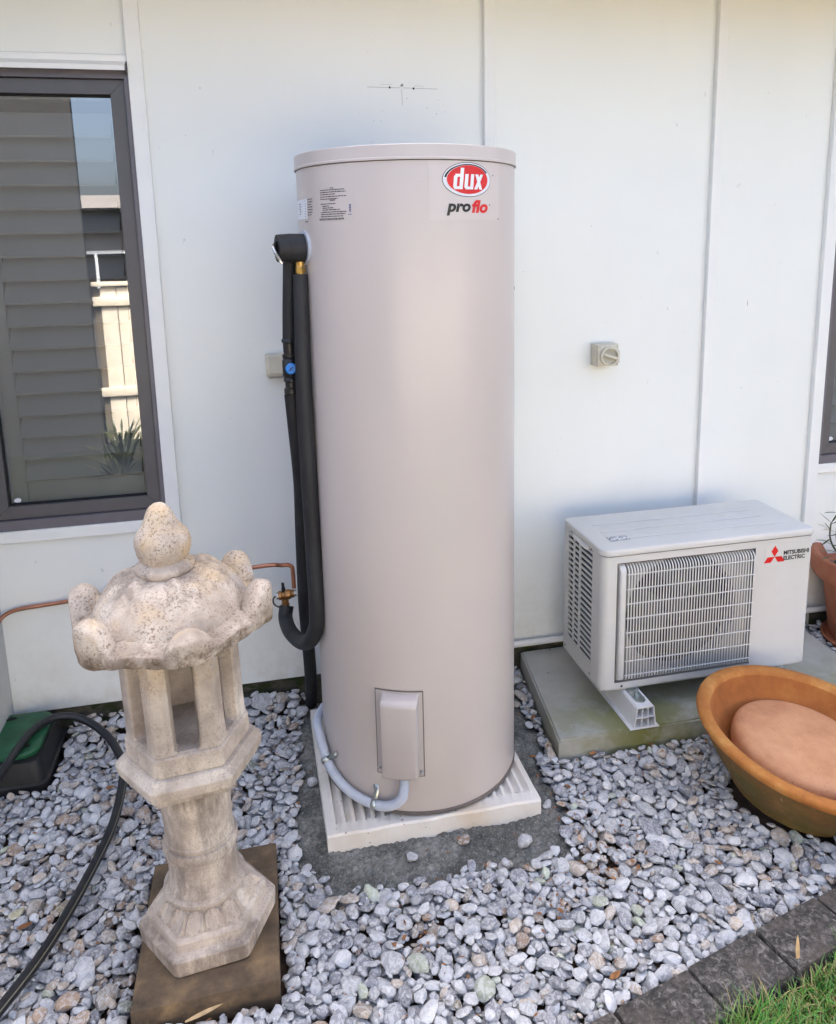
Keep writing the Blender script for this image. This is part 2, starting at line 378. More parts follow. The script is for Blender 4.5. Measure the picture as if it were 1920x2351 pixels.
# ------------------------------------------------------------------ house wall
WZ0, WZ1 = .066, 2.48
house = thing('house', (0, .1, -.05), 'pale grey panelled house wall with narrow battens and two dark framed windows', 'house')
def panel(x0, x1, z0, z1): return MB().box(x0, x1, 0, .02, z0, z1).build('wall_panel', MAT['wall'], house, 0)
LW = (-1.283, -.745, .712, 2.112)       # left window opening
RWN = (1.738, 2.62, .694, 2.112)
panel(-1.288, LW[1]+.022, WZ0, LW[2]-.018)
panel(-1.288, LW[1]+.022, LW[3]+.02, WZ1)
panel(LW[1]+.023, .379, WZ0, WZ1)
panel(.381, 1.222, WZ0, WZ1)
panel(1.224, RWN[0]-.024, WZ0, WZ1)
panel(RWN[0]-.023, RWN[1]+.02, WZ0, RWN[2]-.02)
panel(RWN[0]-.023, RWN[1]+.02, RWN[3]+.02, WZ1)
panel(RWN[1]+.021, 5.0, WZ0, WZ1)
T = .021
def board(x0, x1, z0, z1, t=T, name='batten'): return MB().rbox(x0, x1, -t, -.0005, z0, z1, .0018, 1).build(name, MAT['trim'], house, 30)
board(.361, .398, WZ0+.002, WZ1-.002); board(1.206, 1.240, WZ0+.002, WZ1-.002)
board(3.5, 3.536, WZ0+.002, WZ1-.002)
board(LW[1], LW[1]+.044, WZ0+.002, WZ1-.002, name='window_trim')
board(-1.287, LW[1]-.001, LW[3]+.013, LW[3]+.045, .014, 'window_trim')
board(-1.287, LW[1]-.001, LW[2]-.04, LW[2]-.001, .016, 'window_trim')
board(RWN[0]-.048, RWN[0]-.001, WZ0+.002, WZ1-.002, name='window_trim')
board(RWN[0], RWN[1], RWN[2]-.038, RWN[2]-.001, .016, 'window_trim')
board(RWN[0], RWN[1], RWN[3]+.013, RWN[3]+.045, .014, 'window_trim')
board(RWN[1]+.001, RWN[1]+.045, WZ0+.002, WZ1-.002, name='window_trim')
for (a, b) in ((LW[0]-.002, LW[1]-.005), (RWN[0]+.005, RWN[1]-.005)):         # folded flashing over each window
    z = LW[3]
    MB().add([(a,-.0145,z+.026),(b,-.0145,z+.026),(b,-.042,z+.010),(a,-.042,z+.010),(b,-.042,z-.004),(a,-.042,z-.004),(b,-.038,z-.004),(a,-.038,z-.004),(a,-.0145,z+.020),(b,-.0145,z+.020),(a,-.038,z+.007),(b,-.038,z+.007)],
             [(0,1,2,3),(3,2,4,5),(5,4,6,7),(7,6,11,10),(10,11,9,8)]).build('flashing', MAT['trim'], house, 0)
    MB().add([(b+.001,-.0145,z+.026),(b+.001,-.042,z+.010),(b+.001,-.042,z-.004),(b+.001,-.0145,z-.012),(b+.004,-.0145,z+.026),(b+.004,-.042,z+.010),(b+.004,-.042,z-.004),(b+.004,-.0145,z-.012)],
             [(0,1,2,3),(4,5,6,7),(0,1,5,4),(1,2,6,5),(2,3,7,6),(3,0,4,7)]).build('flashing_end', MAT['frame'], house, 0)
MB().box(-1.288, 5, .012, .12, -.074, WZ0-.001).build('foundation', MAT['found'], house, 0)
MB().box(-6, 5, -.46, .02, WZ1+.003, WZ1+.02).build('soffit', MAT['soffit'], house, 0)  # unseen eave, added with an overhang set to darken the wall top
MB().box(-6, 5, -.49, -.462, WZ1-.01, WZ1+.14).build('fascia', MAT['trim'], house, 0)
MB().add([(-6,-.50,WZ1+.15),(5,-.50,WZ1+.15),(5,5,WZ1+2.2),(-6,5,WZ1+2.2)], [(0,1,2,3)]).build('roof', MAT['roof'], house, 0)
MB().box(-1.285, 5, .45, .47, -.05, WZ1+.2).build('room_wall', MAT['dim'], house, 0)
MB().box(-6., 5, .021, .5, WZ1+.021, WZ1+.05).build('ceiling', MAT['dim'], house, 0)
MB().box(-1.45, -1.2885, .0005, .5, -.07, WZ1+.02).build('corner_wall', MAT['render'], house, 0)

def window(W, mirror, stick_side):
    x0, x1, z0, z1 = W
    fr = MB()
    d = .014
    fr.box(x0, x0+d, -.012, .075, z0, z1).box(x1-d, x1, -.012, .075, z0, z1).box(x0+d, x1-d, -.012, .075, z0, z0+.033).box(x0+d, x1-d, -.0121, .075, z1-.022, z1)
    win = fr.build('window', MAT['reveal'], house, 0)
    a0, a1, b0, b1 = x0+d+.0025, x1-d-.0025, z0+.036, z1-.0245
    w = .0405; y0, y1 = .002, .032
    def mitre(p):            # a rail with mitred ends
        vs = [(x, y, z) for y in (y0, y1) for x, z in p]
        return MB().add(vs, [(0,1,2,3),(7,6,5,4),(0,1,5,4),(1,2,6,5),(2,3,7,6),(3,0,4,7)])
    e = .0006
    for nm, p in (('sash_rail', [(a0+e,b0),(a1-e,b0),(a1-w-e,b0+w),(a0+w+e,b0+w)]), ('sash_rail', [(a0+w+e,b1-w),(a1-w-e,b1-w),(a1-e,b1),(a0+e,b1)]),
                  ('sash_stile', [(a0,b0+e),(a0+w,b0+w+e),(a0+w,b1-w-e),(a0,b1-e)]), ('sash_stile', [(a1-w,b0+w+e),(a1,b0+e),(a1,b1-e),(a1-w,b1-w-e)])):
        mitre(p).build(nm, MAT['frame'], win, 0)
    MB().box(a0+w, a0+w+.002, .012, .03, b0+w, b1-w).box(a1-w-.002, a1-w, .012, .03, b0+w, b1-w).box(a0+w+.002, a1-w-.002, .0121, .03, b0+w, b0+w+.003).box(a0+w+.002, a1-w-.002, .0121, .03, b1-w-.005, b1-w).build('gasket', MAT['gap'], win, 0)
    MB().box(x0+d-.001, a0+.002, .012, .05, z0+.033, z1-.022).box(a1-.002, x1-d+.001, .012, .05, z0+.033, z1-.022).box(a0, a1, .0122, .05, z0+.0331, b0+.001).box(a0, a1, .0122, .05, b1-.001, z1-.0221).build('seal', MAT['gap'], win, 0)
    MB().add([(a0+w,.024,b0+w),(a1-w,.024,b0+w),(a1-w,.024,b1-w),(a0+w,.024,b1-w)], [(0,1,2,3)]).build('pane', MAT['glass'], win, 0)
    # small torn sticker in the corner of the pane
    sx, sz = (a0+w+.012, b0+w+.006)
    k = 15; pts = [(sx+.012+.012*cos(2*pi*i/k)*random.uniform(.75,1.1), sz+.008+.009*sin(2*pi*i/k)*random.uniform(.75,1.1)) for i in range(k)]
    MB().add([(x,.0232,z) for x, z in pts], [tuple(range(k))]).build('sticker', MAT['label'], win, 0)
window(LW, 0, 0); window(RWN, 1, 0)

def shutter(x0, x1, z0, z1, label):
    s = thing('louvre_shutter', ((x0+x1)/2, .08, z0), label, 'shutter', 'louvre shutters behind the windows')
    MB().rbox(x0, x0+.055, .062, .09, z0, z1, .003).build('stile', MAT['slat'], s)
    MB().rbox(x1-.055, x1, .062, .09, z0, z1, .003).build('stile', MAT['slat'], s)
    MB().rbox(x0+.056, x1-.056, .0625, .089, z0, z0+.075, .003).build('bottom_rail', MAT['slat'], s)
    MB().rbox(x0+.056, x1-.056, .0625, .089, z1-.05, z1, .003).build('top_rail', MAT['slat'], s)
    first = None; z = z0+.085; n = int((z1-.055-z)/.0715)
    for i in range(n):
        if first is None:
            prof = [(.044,z-.005),(.040,z+.001),(.064,z+.034),(.095,z+.074),(.098,z+.072),(.070,z+.031),(.050,z-.002)]
            m = MB().loft([[(x, y, zz) for y, zz in prof] for x in (x0+.058, x1-.058)])
            first = m.build('slat', MAT['slat'], s)
        else: copy_part(first, s, (0, 0, i*.0715))
    return s
shutter(-1.235, -.76, .775, 2.09, 'dark louvre shutter closed behind the left window with fence reflected in the glass')
shutter(1.765, 2.6, .76, 2.09, 'dark louvre shutter behind the window at the right edge above the orchid pot')

# pencil marks and a plug left on the wall above the heater
pm = MB()
def stroke(x0, z0, x1, z1, w=.0011):
    d = Vector((x1-x0, 0, z1-z0)); n = Vector((-d.z, 0, d.x)).normalized()*w/2
    pm.add([(x0-n.x,-.0006,z0-n.z),(x1-n.x,-.0006,z1-n.z),(x1+n.x,-.0006,z1+n.z),(x0+n.x,-.0006,z0+n.z)], [(0,1,2,3)])
stroke(-.024, 2.0835, .085, 2.083); stroke(.093, 2.083, .207, 2.0815); stroke(.0885, 2.080, .0895, 2.030)
stroke(.018, 2.0925, .058, 2.0925, .0006); stroke(.13, 2.090, .157, 2.090, .0006); stroke(.157, 2.090, .16, 2.084, .0006)
pm.build('pencil_mark', MAT['graphite'], house, 0)
for x, z in ((.0495, 2.0835), (.1275, 2.0815)):
    MB().add([(x-.0035,-.0009,z),(x,-.0009,z-.0048),(x+.0035,-.0009,z),(x,-.0009,z+.0048)], [(0,1,2,3)]).build('drill_hole', MAT['gap'], house, 0)
MB().tube([(.0895,0,2.0905),(.0895,-.006,2.0905)], .0042, 10).build('wall_plug', MAT['greybox'], house)
sp = MB()
for i in range(34):
    if i < 14: x, z = random.uniform(-.06,.24), random.uniform(1.98,2.06)
    elif i < 22: x, z = random.uniform(-.72,.1), random.uniform(1.0,2.3)
    else: x, z = random.uniform(.5,1.6), random.uniform(.7,2.3)
    r = random.uniform(.0006,.0016)
    sp.add([(x+r*cos(a)*random.uniform(.6,1.5), -.0004, z+r*sin(a)*random.uniform(.6,1.5)) for a in (0,1.05,2.1,3.14,4.2,5.2)], [tuple(range(6))])
sp.build('paint_speck', MAT['graphite'], house, 0)['kind'] = 'stuff'
for x, z, l in ((1.39,1.33,.03),(1.385,1.02,.006),(.33,1.0,.01)):
    MB().add([(x,-.0005,z),(x+.0016,-.0005,z+l*.4),(x+.0004,-.0005,z+l),(x-.0012,-.0005,z+l*.5)], [(0,1,2,3)]).build('scuff', MAT['graphite'], house, 0)

# ------------------------------------------------------------------ rendered wing on the left
wing = thing('rendered_wall', (-1.33, -.1, -.05), 'rough white rendered wall meeting the panels at the left edge', 'wall')
MB().box(-1.42, -1.29, -.23, .0, .045, 2.478).build('wall', MAT['render'], wing, 0)
MB().box(-5.5, -1.4205, -.229, -.12, .045, 2.478).build('side_wall', MAT['render'], wing, 0)
MB().box(-5.5, -1.279, -.241, .0, -.07, .043).build('plinth', MAT['render'], wing, 0)
scr = thing('reflection_screen', (-3.6, -4.1, -.05), 'tall dark screen added out of view to darken the left window reflection', 'screen')  # unseen dark panel, added so the left pane reflects dark up to its edge
MB().box(-6.0, -1.685, -4.14, -4.08, -.05, 2.95).build('screen_panel', MAT['dark_panel'], scr, 0)
for sx_ in (-5.9, -4.4, -2.9): MB().box(sx_, sx_+.06, -4.075, -4.04, -.05, 2.95).build('screen_post', MAT['dark_panel'], scr, 0)

# ------------------------------------------------------------------ boundary fence and neighbour behind the viewer (seen in the glass)
fy = -4.2
fence = thing('paling_fence', (-1, fy, -.05), 'cream paling fence with capping rail mirrored in the left window', 'fence')
pal = None
pal = None
for i in range(92):
    x = -7 + i*.128
    if x < -1.70: continue
    if pal is None: i0 = i; pal = MB().rbox(x, x+.122, fy-.018, fy, .02, 1.3, .003, 1).build('paling', MAT['fence'], fence)
    else: copy_part(pal, fence, ((i-i0)*.128, random.uniform(-.003,.003), random.uniform(-.004,.004)))
MB().box(-1.68, 4.8, fy-.03, fy-.019, .0, 1.29).build('backing', MAT['fencegap'], fence, 0)
MB().rbox(-1.68, 4.8, fy+.001, fy+.03, 1.15, 1.225, .004).build('rail', MAT['fence'], fence)
MB().rbox(-1.68, 4.8, fy+.001, fy+.03, .40, .475, .004).build('rail', MAT['fence'], fence)
MB().rbox(-1.68, 4.8, fy-.04, fy+.035, 1.31, 1.345, .004).build('capping', MAT['fence'], fence)
for sx_, sy_, lab in ((-1.42, -3.3, 'small strappy shrub by the fence mirrored low in the left window'),):
    sh = thing('low_shrub', (sx_, sy_, -.03), lab, 'shrub')
    m = MB()
    for i in range(160):
        a = random.uniform(0, 2*pi); q = random.uniform(.0, .16); el = random.uniform(.5, 1.4); l = random.uniform(.10, .25); w_ = random.uniform(.006, .013)
        b0 = Vector((sx_+q*cos(a), sy_+q*sin(a), random.uniform(-.02, .22))); d = Vector((cos(a)*cos(el), sin(a)*cos(el), sin(el)))*l; n_ = Vector((-sin(a), cos(a), 0))*w_
        m.add([b0-n_*.4, b0+n_*.4, b0+d*.5+n_, b0+d*.5-n_, b0+d-Vector((0,0,l*.15))], [(0,1,2,3), (3,2,4)])
    m.build('foliage', MAT['shrub'], sh, 0)
nb = thing('neighbour_house', (0, -9.5, 0), 'dark low house beyond the fence mirrored in the left window', 'house')
MB().box(-12, 10, -15, -9, -.05, 2.12).build('wall', MAT['brickdark'], nb, 0)
MB().box(-12.4, 10.4, -8.66, -8.56, 2.15, 2.31).build('gutter', MAT['gutter'], nb, 0)
MB().box(-12.4, 10.4, -15.4, -8.67, 2.13, 2.16).build('eave', MAT['roof'], nb, 0)
MB().add([(-12.4,-8.6,2.312),(10.4,-8.6,2.312),(10.4,-12,2.40),(-12.4,-12,2.40)], [(0,1,2,3)]).build('roof', MAT['roof'], nb, 0)
for wx in (-2.45, 3.2):
    f = MB().box(wx-.75, wx+.75, -8.995, -8.95, 1.56, 1.60).box(wx-.75, wx-.71, -8.995, -8.95, .7, 1.559).box(wx+.71, wx+.75, -8.995, -8.95, .7, 1.559).box(wx-.02, wx+.02, -8.995, -8.95, .7, 1.559).build('window', MAT['winwhite'], nb, 0)
    MB().box(wx-.709, wx+.709, -8.99, -8.98, .7, 1.558).build('pane', MAT['door'], f, 0)

# ------------------------------------------------------------------ concrete slab, mortar apron, plinth
PADZ = .05
slab = MB()
pl = [(.4285,-.560),(1.624,-.562),(1.648,-.125),(1.655,-.004),(.497,-.004)]
slab.prism(pl, -.07, PADZ)
bm = bmesh.new(); tmp = bpy.data.meshes.new('x'); tmp.from_pydata(slab.v, [], slab.f); bm.from_mesh(tmp)
bmesh.ops.recalc_face_normals(bm, faces=bm.faces)
bmesh.ops.bevel(bm, geom=[e for e in bm.edges if all(v.co.z > .04 for v in e.verts)], offset=.006, segments=2, affect='EDGES')
bm.verts.index_update(); s2 = MB(); s2.add([v.co for v in bm.verts], [[v.index for v in f.verts] for f in bm.faces]); bm.free(); bpy.data.meshes.remove(tmp)
tag(s2.build('concrete_slab', MAT['slab']), 'grey concrete slab with green algae under the outdoor air conditioner', 'concrete slab')

ap_pts = [(-.36,-.02),(-.385,-.20),(-.395,-.36),(-.425,-.60),(-.42,-.80),(-.33,-.925),(-.14,-.965),(.06,-.945),(.20,-.975),(.31,-.965),(.375,-.83),(.375,-.70),(.405,-.50),(.43,-.25),(.44,-.02)]
def apron_dist(x, y):           # signed distance to the outline, >0 inside
    n = len(ap_pts); ins = False; best = 9
    for i in range(n):
        x0, y0 = ap_pts[i]; x1, y1 = ap_pts[(i+1) % n]
        if (y0 > y) != (y1 > y) and x < (x1-x0)*(y-y0)/(y1-y0)+x0: ins = not ins
        t = max(0, min(1, ((x-x0)*(x1-x0)+(y-y0)*(y1-y0))/((x1-x0)**2+(y1-y0)**2)))
        best = min(best, math.hypot(x-x0-t*(x1-x0), y-y0-t*(y1-y0)))
    return best if ins else -best
from mathutils import noise as mnoise
def fbm(x, y, f): return mnoise.fractal(Vector((x*f, y*f, 3.7)), .9, 2.1, 4)
def wob(x, y): return .022*fbm(x, y, 9) + .010*fbm(x+5, y, 31) + .006*sin(23*x+1.3)*cos(19*y) + .007*sin(51*x+2*y) + .005*cos(67*y-11*x)
def apron_z(x, y):
    d = apron_dist(x, y) + wob(x, y)
    if d < -.05: return -.07
    e = max(0, min(1, (d+.05)/.11)); e = e*e*(3-2*e)
    return -.058 + .046*e + e*(.006*fbm(x, y, 14) + .0060*fbm(x, y+9, 55) + .0042*fbm(x, y, 150)) - .004*e
st = .008
tag(MB().sheet(lambda u, v: (-.52+u*1.06, -1.06+v*1.055, apron_z(-.52+u*1.06, -1.06+v*1.055)), 230, 230).build('mortar_apron', MAT['mortar'], smooth=180), kind='structure')

PX0, PX1, PY0, PY1 = -.317, .287, -.776, -.172
pt = MB()
nr = 21
xs = [PX0, PX0+.012]; zs = [.034, .036]
w = (PX1-PX0-.036)/nr
for i in range(nr):
    a = PX0+.018+i*w
    xs += [a, a+w*.30, a+w*.5, a+w*.80]; zs += [.040, .040, .027, .030]
xs += [PX1-.018, PX1-.012, PX1]; zs += [.040, .036, .034]
rows = [(PY0, 0, -.006), (PY0+.004, 0, 0), (PY0+.040, 0, 0), (PY0+.058, 1, 0), (PY1-.05, 1, 0), (PY1-.03, 0, 0), (PY1, 0, 0)]
vs = []; 
for y, k, dz in rows:
    for x, z in zip(xs, zs): vs.append((x, y+.0015*sin(40*x), (z if k else .036)+dz))
nx = len(xs); fs = [(j*nx+i, j*nx+i+1, (j+1)*nx+i+1, (j+1)*nx+i) for j in range(len(rows)-1) for i in range(nx-1)]
pt.add(vs, fs)
nseg = 40          # ragged skirt
sk = [(PX0+(PX1-PX0)*i/(nx-1)) for i in range(nx)]
front_t = [vs[i] for i in range(nx)]; front_b = [(v[0], PY0-.002, -.022+.004*sin(60*v[0])+.002*sin(171*v[0])) for v in front_t]
pt.add(front_t+front_b, [(i, i+1, nx+i+1, nx+i) for i in range(nx-1)])
for s_, c in ((0, PX0), (nx-1, PX1)):
    t_ = [vs[j*nx+s_] for j in range(len(rows))]; b_ = [(p[0], p[1], -.022) for p in t_]; m_ = len(t_)
    pt.add(t_+b_, [(i, i+1, m_+i+1, m_+i) for i in range(m_-1)])
t_ = [vs[(len(rows)-1)*nx+i] for i in range(nx)]; pt.add(t_+[(p[0],p[1],-.022) for p in t_], [(i,i+1,nx+i+1,nx+i) for i in range(nx-1)])
tag(pt.build('heater_plinth', MAT['plinth'], smooth=40), 'white ribbed cement plinth under the tall water heater', 'plinth')

# ------------------------------------------------------------------ water heater
TX, TY, TR = 0.0, -.4736, .2928
TZ0, TZL, TZ1 = .0412, 1.780, 1.817
heater = thing('water_heater', (TX, TY, TZ0), 'tall beige electric water heater cylinder standing against the wall', 'water heater')
MB().lathe([(TR-.004,TZ0+.004),(TR,TZ0+.012),(TR,TZL)], (TX,TY,0), 128).build('tank_shell', MAT['tank'], heater)
MB().lathe([(TR-.012,TZ0-.001),(TR+.0025,TZ0),(TR+.003,TZ0+.007),(TR-.002,TZ0+.0095)], (TX,TY,0), 128).build('base_seal', MAT['seam'], heater)
MB().lathe([(TR+.0006,TZL-.001),(TR+.0035,TZL+.0012)], (TX,TY,0), 128, False, False).build('lid_shadow_gap', MAT['seam'], heater)
MB().lathe([(TR+.001,TZL+.0005),(TR+.0045,TZL+.0015),(TR+.0048,TZL+.006),(TR+.0033,TZL+.0078),(TR+.0035,TZ1-.0022),(TR+.002,TZ1-.0004),(TR-.004,TZ1),(.12,TZ1+.010),(.002,TZ1+.012)], (TX,TY,0), 128).build('lid', MAT['tank'], heater, 30)
def cyl(a, z, off=0.0): return (TX+(TR+off)*cos(rad(a)), TY+(TR+off)*sin(rad(a)), z)
def wrap(uv, a0, z0, off):               # flat print (u to the right, v up) wrapped on the shell; a0 in degrees
    return [cyl(a0 + math.degrees(u/TR), z0+v, off) for u, v in uv]
def print_patch(a0, a1, z0, z1, off, n=10):
    return MB().sheet(lambda u, v: cyl(a0+(a1-a0)*u, z0+(z1-z0)*v, off), n, 1)
# maker's badge on the right: clear film, oval emblem, letters
film = print_patch(-90.6, -48.8, 1.642, 1.7785, .0005, 16).build('clear_label', MAT['film'], heater, 180)
AC0, ZC0 = -70.2, 1.7355
def oval(rx, rz, off, mat, name, a0=0, a1=360, rx2=None, rz2=None, dx=0, dz=0):
    n = 72; m = MB(); sh = -.0
    ang = [rad(a0+(a1-a0)*i/n) for i in range(n+1)]
    P = lambda t, ax, az: ((ax*cos(t))+dx, az*sin(t)+dz)
    inner = [P(t, rx2 or 0, rz2 or 0) for t in ang] if rx2 else None
    if inner: m.add(wrap([P(t, rx, rz) for t in ang], AC0, ZC0, off)+wrap(inner, AC0, ZC0, off), [(i,i+1,n+2+i,n+1+i) for i in range(n)])
    else:
        K = 8; rings = []
        for k in range(1, K+1): rings.append(wrap([P(t, rx*k/K, rz*k/K) for t in ang[:-1]], AC0, ZC0, off))
        m.loft([list(r) for r in rings][::-1], False, False); c = len(m.v); m.add([wrap([(dx,dz)], AC0, ZC0, off)[0]], [])
        b = (K-1)*n; m.f += [(b+i, b+(i+1) % n, c) for i in range(n)]
    return m.build(name, mat, film, 180)
oval(.0715, .0405, .0009, MAT['ink'], 'badge_outline')
oval(.0700, .0390, .0013, MAT['silver'], 'badge_ring')
oval(.0668, .0362, .0016, MAT['ink'], 'badge_arc', 28, 172, .0612, .0338)
oval(.0598, .0333, .0019, MAT['red'], 'badge_field')
LT = []
def quad(*p): LT.append(list(p))
H_, th = .030, .0105
def letters():
    m = MB(); L = []
    def bar(p, o): L.append((p, o))
    sl = .13                      # slight forward slant
    def R(x0, x1, y0, y1, o=0):
        n = 4; pts = [(x0+(x1-x0)*i/n, y0) for i in range(n+1)] + [(x1-(x1-x0)*i/n, y1) for i in range(n+1)]
        bar([(x+sl*y, y) for x, y in pts], o)
    # d
    R(.000,.0095,.003,.0255); R(.0165,.026,0,.0405); R(.003,.0163,0,.0055,.0001); R(.003,.0163,.0235,.029,.0001)
    # u
    R(.0305,.040,.003,.029); R(.047,.0565,.0,.029); R(.0335,.0468,0,.0055,.0001)
    # x
    def para(x0, x1, w, o):
        n = 4; pts = [(x0, 0), (x0+w, 0)] + [(x1+w, .029), (x1, .029)]; bar([(x+sl*y, y) for x, y in pts], o)
    para(.0595, .0755, .0095, 0); para(.0755, .0595, .0095, .0002)
    for p, o in L:
        m.add(wrap([(x-.0445, (y-.0185)*1.22) for x, y in p], AC0, ZC0, .0023+o), [tuple(range(len(p)))])
    return m
letters().build('badge_letters', MAT['white'], film, 180)
def cyl_text(body, a0, z0, w, h, off, mat, name, parent, **k):
    uv, fs = fit_text(body, w, h, **k)
    return MB().add(wrap(uv, a0, z0, off), fs).build(name, mat, parent, 180)
cyl_text('pro', -82.2, 1.6515, .0665, .0285, .0012, MAT['ink'], 'brand_letters', film, bold=.042, shear=.2)
cyl_text('flo', -68.6, 1.6575, .0530, .0310, .0012, MAT['red'], 'brand_letters', film, bold=.042, shear=.2)
for a, z in ((-54.2, 1.748), (-56.8, 1.6775)):
    MB().add(wrap([(.0019*cos(t), .0019*sin(t)) for t in np.linspace(0, 2*pi, 9)[:-1]], a, z, .001), [tuple(range(8))]).build('registered_mark', MAT['print'], film, 180)
MB().add(wrap([(0,0),(.007,0),(.007,.002),(0,.002)], -50.5, 1.643, .001), [(0,1,2,3)]).build('small_print', MAT['print'], film, 180)
# warning print on the left: lines too small to read, a bold heading line, a paper label
wl_ = print_patch(-149.5, -126.5, 1.648, 1.732, .0004, 8).build('warning_label', MAT['tank'], heater, 180)
def tiny_line(a0, z, w, h=.0021, parent=None, mat='print', seed=None):
    m = MB(); u = 0
    while u < w:
        l = min(random.uniform(.004,.013), w-u)
        hh = h*random.uniform(.8,1.0)
        m.add(wrap([(u,0),(u+l*.5,0),(u+l,0),(u+l,hh),(u+l*.5,hh),(u,hh)], a0, z, .0009), [tuple(range(6))]); u += l+.0012
    return m.build('small_print', MAT[mat], parent, 180)
z = 1.7225
for w_, dz in ((.081,.0),(.085,.0052),(.052,.0104),(.086,.0158),(.060,.0212),(.054,.0328),(.024,.038),(.038,.0425),(.059,.047),(.086,.0525),(.082,.0576),(.076,.0628)):
    tiny_line(-147.2 if dz < .036 or dz > .05 else -145.8, z-.0035-dz, w_, parent=wl_)
cyl_text('NOTICE', -140.2, 1.7225, .0115, .0030, .0009, MAT['ink'], 'heading', wl_, bold=.03)
cyl_text('WARNING', -140.6, 1.6935, .0185, .0036, .0009, MAT['ink'], 'heading', wl_, bold=.03)
cyl_text('ELECTRIC STORAGE WATER HEATER', -148.4, 1.6485, .083, .0045, .0009, MAT['ink'], 'heading', wl_, bold=.03)
bc = MB()
for i in range(9):
    zz = 1.665+i*.0021; bc.add(wrap([(0,0),(.0055,0),(.0055,.0009+.0008*(i*7 % 3)/2),(0,.0009+.0008*(i*7 % 3)/2)], -129.1, zz, .0009), [(0,1,2,3)])
bc.build('barcode', MAT['blueprint'], wl_, 180)
tiny_line(-129.8, 1.659, .010, .0018, wl_, 'blueprint')
rl = print_patch(-186, -159.8, 1.6555, 1.7045, .0006, 8).build('rating_label', MAT['label'], heater, 180)
for i in range(7):
    tiny_line(-159.2, 1.7015-i*.0064, random.choice((.020,.026,.030)), .0023, rl)
    tiny_line(-162.4, 1.6985-i*.0064, .0035, .0026, rl)
for i in range(5): tiny_line(-172+(i % 2), 1.692-i*.0062, .014, .0030, rl)
cyl_text('ELEMENT', -161.5, 1.6465, .020, .0028, .0009, MAT['ink'], 'small_print', rl, bold=.02) if False else tiny_line(-163, 1.6468, .019, .0026, rl)

# element cover low on the front
cov = print_patch(-124.2, -99.2, .163, .4135, .0022, 14)
cov = cov.build('element_cover', MAT['coverpaint'], heater, 180)
cb = MB().sheet(lambda u, v: cyl(-124.75+26.1*u, .160+.2568*v, .0011), 14, 1).build('cover_gasket', MAT['seam'], heater, 180)
prof = [(.1722,.001),(.1725,.031),(.1765,.0385),(.184,.0410),(.386,.0410),(.3925,.0398),(.3985,.0350),(.4045,.020),(.4070,.012),(.4085,.0015)]
half = [(1.75, 0), (1.5, .30), (1.05, .70), (.6, .90), (.15, .975), (-.4, 1)]
colsA = [(-1, d, k) for d, k in half] + [(0, t, 1) for t in (-.7, -.35, 0, .35, .7)] + [(1, d, k) for d, k in half[::-1]]
def cover_pt(i, j):
    z, o = prof[j]; sd_, d, k = colsA[i]
    wdt = 8.1*(1-.05*max(0, (.28-z)/.12))
    a = -110.9 + (sd_*(wdt+d) if sd_ else d*wdt)
    return cyl(a, z, .0015+o*k)
na = len(colsA)-1
MB().sheet(lambda u, v: cover_pt(round(u*na), round(v*(len(prof)-1))), na, len(prof)-1).build('cover_box', MAT['coverpaint'], heater, 50)
for a, z, o in ((-100.4, .176, .004), (-123.2, .181, .004)):
    p = Vector(cyl(a, z, .002)); q = Vector(cyl(a, z, .010)); MB().tube([p, p.lerp(q, .6), q], .0045, 10, rr=[.0048,.0046,.0022]).build('cover_screw', MAT['screw'], heater)
for a, z in ((-115.8, .356), (-108.6, .353), (-111.2, .268)):
    p = Vector(cyl(a, z, .0420)); q = Vector(cyl(a, z, .0437)); MB().tube([p, q], .0028, 8).build('moulded_pip', MAT['coverpaint'], heater)
ew = MB()
for j, (dz, wd) in enumerate(((.012,.028),(.0035,.05),(-.005,.05),(-.013,.03))):
    u = -wd/2
    while u < wd/2:
        l = random.uniform(.003,.008); ew.add(wrap([(u,0),(u+l,0),(u+l,.0016),(u,.0016)], -111.0, .263+dz, .0432), [(0,1,2,3)]); u += l+.0025
ew.build('embossed_text', MAT['coverpaint'], heater, 0)
# steel flange round the pipe outlet
def radial(a, z, o0, o1, r, n=24, rr=None):
    return MB().tube([cyl(a, z, o0), cyl(a, z, o1)], r, n, rr=rr)
radial(-166, 1.583, -.004, .004, .044).build('outlet_ring', MAT['conduit'], heater)
MB().tube([cyl(-7, 1.46, -.004), cyl(-7, 1.46, .006)], .007, 8).build('side_plug', MAT['black'], heater)

# ------------------------------------------------------------------ pipes on the heater's left side
d166 = Vector((cos(rad(-166)), sin(rad(-166)), 0))
st0 = Vector(cyl(-166, 1.583, .004)); st1 = Vector((-.372, -.552, 1.584))
elbow = thing('insulated_tee', tuple(st0), 'short thick black foam collar with steel lever at the heater outlet', 'pipe insulation')
a = st0; b = Vector((-.356, a.y-.012, 1.583))
MB().tube([a, a.lerp(b, .5), b], .0355, 24, rr=[.036,.0365,.0345]).build('foam_sleeve', MAT['foam'], elbow)
MB().tube([b+Vector((.002,-.002,0)), b+Vector((-.004,0,0))], .018, 16).build('sleeve_core', MAT['gap'], elbow)
lev = [(b.x-.004,b.y-.006,1.592),(b.x-.010,b.y-.018,1.590),(b.x-.006,b.y-.030,1.575),(b.x+.004,b.y-.034,1.555),(b.x+.010,b.y-.034,1.546)]
MB().tube(smooth_path(lev, 6), .0035, 8).build('lever', MAT['chrome'], elbow)
